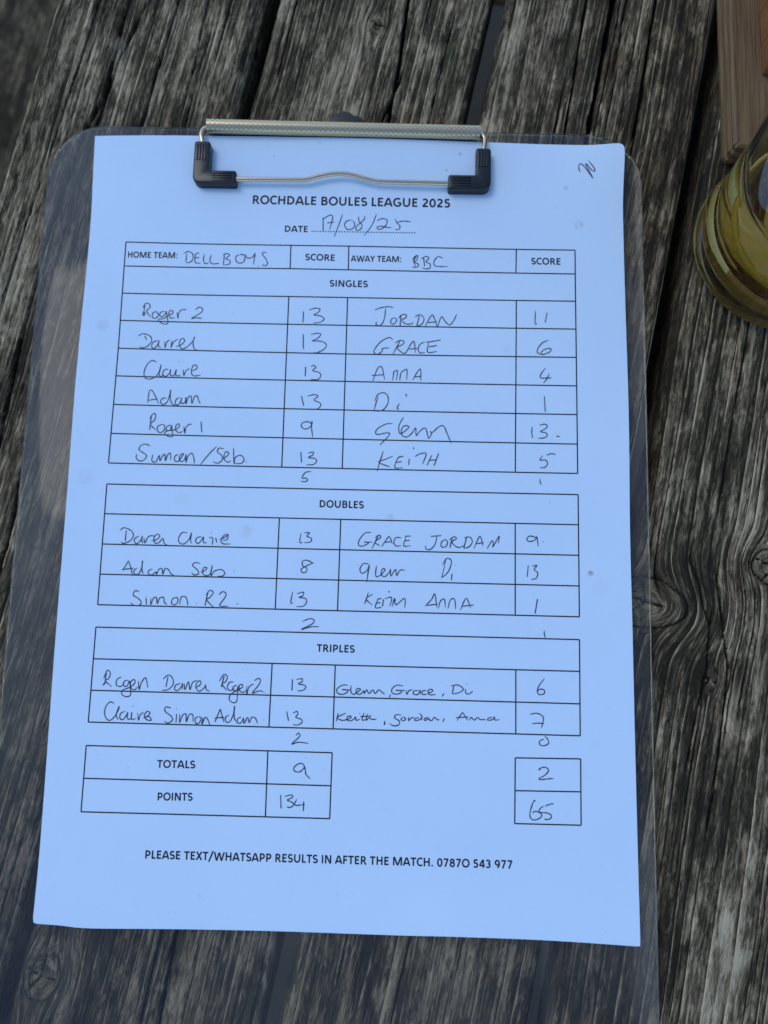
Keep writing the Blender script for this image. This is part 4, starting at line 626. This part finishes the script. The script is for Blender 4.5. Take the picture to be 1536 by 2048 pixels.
('handwritten names beside them in the second triples row',[[-0.82,-73.66,-1.35,-76.44],[1.96,-73.58,-1.15,-75.17,0.62,-76.09,2.09,-75.87,3.68,-75.16,3.79,-74.56,2.62,-74.77,2.47,-75.86,3.84,-76.18,5.17,-75.3,5.46,-74.81,5.74,-75.95,7.09,-75.49],[6.85,-73.45,6.91,-73.63],[8.45,-73.29,7.84,-75.71,9.13,-75.67],[7.19,-74.64,11.07,-74.3],[9.76,-73.55,9.26,-75.85,10.41,-74.86,11.23,-75.5,13.02,-75.33],[15.87,-75.85,15.84,-77.17,16.25,-76.32],[21.87,-73.7,19.95,-73.63,19.49,-74.79,21.11,-75.76,20.96,-77.15,19.12,-77.5,17.68,-76.7],[22.5,-74.35,21.71,-75.15,22.59,-75.66,23.44,-74.92,22.5,-74.29],[24.47,-74.29,24.5,-75.55,25.4,-74.63,26.45,-74.42],[28.17,-74.37,26.7,-74.83,26.9,-75.49,28.49,-75.02,29.21,-73.92,28.15,-72.87],[29.21,-73.92,29.12,-75.31],[31.68,-74.27,30.09,-74.74,30.29,-75.33,31.75,-74.75,31.95,-75.23,32.87,-75.2,33.53,-74.22,34.4,-74.62,34.65,-75.03,35.51,-74.95],[37.17,-74.42,36.7,-75.7],[41.73,-75.08,43.24,-72.76,43.85,-72.44,45.54,-74.91],[41.41,-74.07,45.77,-73.71],[46.09,-74.84,46.76,-73.86,47.88,-74.73,49.1,-73.8,50.02,-74.49,51.99,-74.44],[54.44,-73.47,52.85,-74.0,52.79,-74.66,54.51,-74.31,55.05,-73.46,55.31,-74.47,56.84,-74.36]]),
('handwritten score 7',[[67.64,-72.21,69.97,-71.73,71.87,-72.46,72.48,-73.76,71.8,-76.82],[68.43,-75.42,70.58,-75.18,72.72,-75.3]]),
('handwritten sum 0 under the triples',[[72.83,-79.53,73.92,-80.57,74.28,-81.99,72.69,-82.92,71.17,-82.55,71.23,-81.24,72.7,-80.61]]),
('handwritten total 9',[[-12.1,-93.44,-12.54,-91.77,-14.12,-91.45,-15.88,-92.89,-15.58,-94.14,-13.7,-94.27,-12.12,-92.84,-11.84,-93.68,-11.47,-95.23,-9.98,-96.51]]),
('handwritten points 134',[[-20.23,-102.32,-19.91,-106.96],[-18.78,-102.87,-16.49,-102.27,-16.02,-103.09,-17.79,-104.04,-16.02,-104.76,-15.6,-105.76,-16.82,-106.51,-18.01,-106.31],[-14.44,-103.64,-15.13,-105.15,-14.61,-105.73,-11.51,-105.34],[-11.99,-104.35,-11.98,-107.56]]),
('handwritten total 2',[[71.37,-91.3,70.85,-91.08,71.78,-90.45,73.02,-90.26,74.05,-90.83,74.05,-91.73,72.8,-93.06,70.95,-94.11,71.36,-94.53,73.62,-94.23,75.99,-94.0]]),
('handwritten points 65',[[69.59,-101.98,69.18,-101.65,68.36,-103.3,67.68,-105.88,67.84,-107.54,69.07,-108.19,70.7,-107.75,71.73,-106.84,71.36,-105.87,69.89,-105.32,68.91,-105.49,68.66,-105.95],[72.46,-103.47,71.33,-104.19,70.77,-105.2,71.53,-105.63,73.57,-105.7,74.8,-106.21,75.14,-106.93,74.59,-107.67,73.57,-107.92,72.65,-107.73],[72.97,-103.46,74.41,-102.82,75.95,-102.48]]),
('handwritten date',[[-12.97,115.03,-12.76,109.21],[-13.22,114.39,-10.69,116.06,-9.26,115.97,-9.51,113.51,-10.27,110.13],[-11.24,112.9,-8.57,113.41],[-5.38,116.61,-6.82,111.93,-8.31,107.26],[-1.74,114.34,-3.65,113.84,-4.47,112.08,-3.26,110.36,-1.3,110.74,-0.48,112.49,-1.41,114.17],[0.96,115.78,1.12,113.92,2.37,112.36,1.88,110.56,0.47,110.07,-0.06,111.34,1.48,112.93,3.07,114.59,3.36,116.05],[7.89,116.82,6.16,112.13,3.27,107.91],[8.18,114.14,10.18,115.11,12.01,114.56,11.89,112.69,10.29,110.98,8.82,110.67,8.36,111.53,9.99,111.96,11.92,111.53,13.89,111.39],[15.28,115.01,15.97,113.45,17.15,112.2,16.85,110.8,15.38,110.6],[15.97,113.57,18.42,114.19,21.48,113.95]]),
('handwritten scribble in the corner',[[87.05,134.64,86.45,136.28,86.7,137.74,87.48,137.9,89.04,136.17,90.48,133.9,91.97,131.79],[91.97,131.79,90.47,134.86,89.09,137.55,89.56,137.64,91.12,135.53,92.16,134.86,92.62,134.98,92.15,136.32,90.15,139.17]])]
for lab, strokes in HAND:
    vs, fs = ribbon([[(a, b3) for a, b3 in zip(st[::2], st[1::2])] for st in strokes], .40, .05, 6, True, .12)
    link('handwriting', mesh('handwriting', vs, fs), PEN, sheet, lab)

# ------------------------------------------------------------------ wooden stand at the top right
m, n, l, p = mat('oiled_hardwood'); tc = n.new('ShaderNodeTexCoord')
gx = nz(60, 6, (0, 0, 0), (4, .35, 4), -.01, .5); gy = nz(900, 3, (1, 1, 0), (2, .05, 2), 0, .2); st_ = nz(16, 4, (4, 2, 0), (1, .6, 1), 0, .5)
c = mixc(rng_(gx, .35, .7, 0, 1), (.14, .080, .033), (.25, .155, .072)); c = mixc(rng_(gy, .45, .7, 0, .6), c, (.055, .028, .014)); c = mixc(rng_(st_, .5, .72, 0, .55), c, (.25, .17, .10))
l.new(c, p.inputs['Base Color']); p.inputs['Roughness'].default_value = .55; p.inputs['Specular IOR Level'].default_value = .35
bb = n.new('ShaderNodeBump'); bb.inputs['Distance'].default_value = .0003; l.new(gy, bb.inputs['Height']); l.new(bb.outputs[0], p.inputs['Normal']); HARD = m
m, n, l, p = mat('orange_hardwood'); tc = n.new('ShaderNodeTexCoord')
l.new(mixc(rng_(nz(200, 5, (0, 0, 0), (3, 3, .2)), .35, .7, 0, 1), (.15, .060, .022), (.26, .115, .045)), p.inputs['Base Color']); p.inputs['Roughness'].default_value = .4; ORG = m
stand = thing('wooden_stand', 'brown hardwood table stand with stepped moulded foot at the top right', 'stand', (.20, .20, 0))
BX0, BY0, BX1, BY1 = .1440, .1422, .262, .262
base_rot = Matrix.Translation((BX0, BY0, 0)) @ Matrix.Rotation(radians(-.4), 4, 'Z') @ Matrix.Translation((-BX0, -BY0, 0))
bm = bmesh.new()
prof = [(0, .0006), (0, .0030), (.0018, .0034), (.0018, .0043), (.0003, .0047), (.0003, .0068), (.0020, .0072), (.0020, .0081), (.0008, .0085), (.0008, .0098), (.0017, .0105)]
rings = [[bm.verts.new((x, y, z)) for x, y in ((BX0 + i, BY0 + i), (BX1 - i, BY0 + i), (BX1 - i, BY1 - i), (BX0 + i, BY1 - i))] for i, z in prof]
bm.faces.new(rings[0][::-1]); bm.faces.new(rings[-1])
for a, b4 in zip(rings, rings[1:]):
    for j in range(4): bm.faces.new((a[j], a[(j + 1) % 4], b4[(j + 1) % 4], b4[j]))
bmesh.ops.bevel(bm, geom=[e for e in bm.edges if abs(e.verts[0].co.z - e.verts[1].co.z) > 1e-5], offset=.0008, segments=2, affect='EDGES')
bm.transform(base_rot); link('moulded_foot', bm_mesh('moulded_foot', bm), HARD, stand)
bm = bmesh.new(); x0, y0 = .1562, .1726
for c_, s_ in ((((x0 + .245) / 2, y0 + .006, .1107), (.245 - x0, .012, .200)), (((x0 + .245) / 2, .25 - .006, .1107), (.245 - x0, .012, .200)), ((x0 + .006, (y0 + .25) / 2, .1107), (.012, .25 - y0 - .0242, .200)), ((.239, (y0 + .25) / 2, .1107), (.012, .25 - y0 - .0242, .200))):  # only the lowest part is in view; unseen height added to shade the corner
    bmc = bmesh.new(); box_bm(bmc, c_, s_, .0009); link('side_board', bm_mesh('side_board', bmc), ORG, stand)
bm.free()
bmc = bmesh.new(); box_bm(bmc, ((x0 + .245) / 2, (y0 + .25) / 2, .0135), (.245 - x0 - .0244, .25 - y0 - .0244, .0055), .0005); link('inner_floor', bm_mesh('inner_floor', bmc), ORG, stand)

# ------------------------------------------------------------------ drink
GC = (.1655, .1070, .0009)
gl = thing('drinking_glass', 'thick based tumbler of yellow drink at the right edge of the table', 'glass', GC)
m, n, l, p = mat('clear_glass'); GLS = m
p.inputs['Transmission Weight'].default_value = 1; p.inputs['IOR'].default_value = 1.5; p.inputs['Roughness'].default_value = .01; p.inputs['Base Color'].default_value = (.95, .90, .80, 1)
outer = [(24, 1.6), (27, .3), (31, 0), (33.4, .8), (34.6, 2.6), (34.8, 5), (34.2, 9), (33.6, 14), (33.6, 20), (34.6, 40), (36.6, 70), (39, 100), (41, 124), (41.6, 129.3), (41.1, 130.4), (40.1, 130.6), (39.2, 129.8)]
inner = [(38.6, 124), (36.5, 100), (34, 70), (32.0, 40), (30.6, 22), (29.2, 16), (25, 12.6), (18, 11.4), (9, 11), (2, 11)]
prof = [(r * MM, z * MM) for r, z in [(2, 2.4), (14, 2.2)] + outer + inner]
bmG = lathe('glass_body', prof, GC, 128); link('glass_body', bmG, GLS, gl)
m, n, l, p = mat('pale_cider'); DRK = m
p.inputs['Transmission Weight'].default_value = 1; p.inputs['IOR'].default_value = 1.34; p.inputs['Roughness'].default_value = .02; p.inputs['Base Color'].default_value = (.92, .68, .22, 1)
dp = [(2, 10.8), (9, 10.8), (18, 11.2), (25, 12.4), (29.4, 15.9), (30.8, 22), (32.2, 40), (32.6, 44.4), (31, 44.0), (10, 44.0), (2, 44.0)]
link('drink', lathe('drink', [(r * MM, z * MM) for r, z in dp], GC, 96), DRK, gl)
lem = thing('lemon_slice', 'round lemon slice floating inside the glass of yellow drink', 'lemon', (.1630, .1020, .022))
m, n, l, p = mat('lemon_rind'); p.inputs['Base Color'].default_value = (.72, .70, .28, 1); p.inputs['Roughness'].default_value = .5; RIND = m
m, n, l, p = mat('lemon_flesh'); tc = n.new('ShaderNodeTexCoord'); FLE = m
l.new(mixc(rng_(nz(160, 4, (0, 0, 0), (1, 1, .3)), .35, .65, 0, 1), (.86, .80, .56), (.94, .90, .76)), p.inputs['Base Color']); p.inputs['Roughness'].default_value = .35
p.inputs['Subsurface Weight'].default_value = .0
PITH = simple('lemon_pith', (.80, .82, .62), .6)
tilt = Matrix.Rotation(radians(8), 4, 'X') @ Matrix.Rotation(radians(-6), 4, 'Y')
def tl(me): me.transform(Matrix.Translation(lem.location) @ tilt @ Matrix.Scale(.70, 4)); return me
rr_ = 25
link('rind', tl(lathe('rind', [(22.6 * MM, 3 * MM), (24.2 * MM, 2.9 * MM), (24.9 * MM, 1.5 * MM), (25 * MM, -1.5 * MM), (24.2 * MM, -2.9 * MM), (22.6 * MM, -3 * MM)], (0, 0, 0), 64, True)), RIND, lem)
link('pith', tl(lathe('pith', [(1 * MM, 2.5 * MM), (22.7 * MM, 2.6 * MM), (22.7 * MM, -2.6 * MM), (1 * MM, -2.5 * MM)], (0, 0, 0), 64)), PITH, lem)
for i in range(9):
    a0 = 2 * pi * i / 9; a1 = a0 + 2 * pi / 9; am = (a0 + a1) / 2
    poly = rounded([(2.4 * cos(am), 2.4 * sin(am), .3), (21.2 * cos(a0 + .06), 21.2 * sin(a0 + .06), 1.6), (21.9 * cos(am), 21.9 * sin(am), 3), (21.2 * cos(a1 - .06), 21.2 * sin(a1 - .06), 1.6)], 4)
    link('segment', tl(prism('segment', poly, -3.0, 3.1, .4, 2)), FLE, lem)
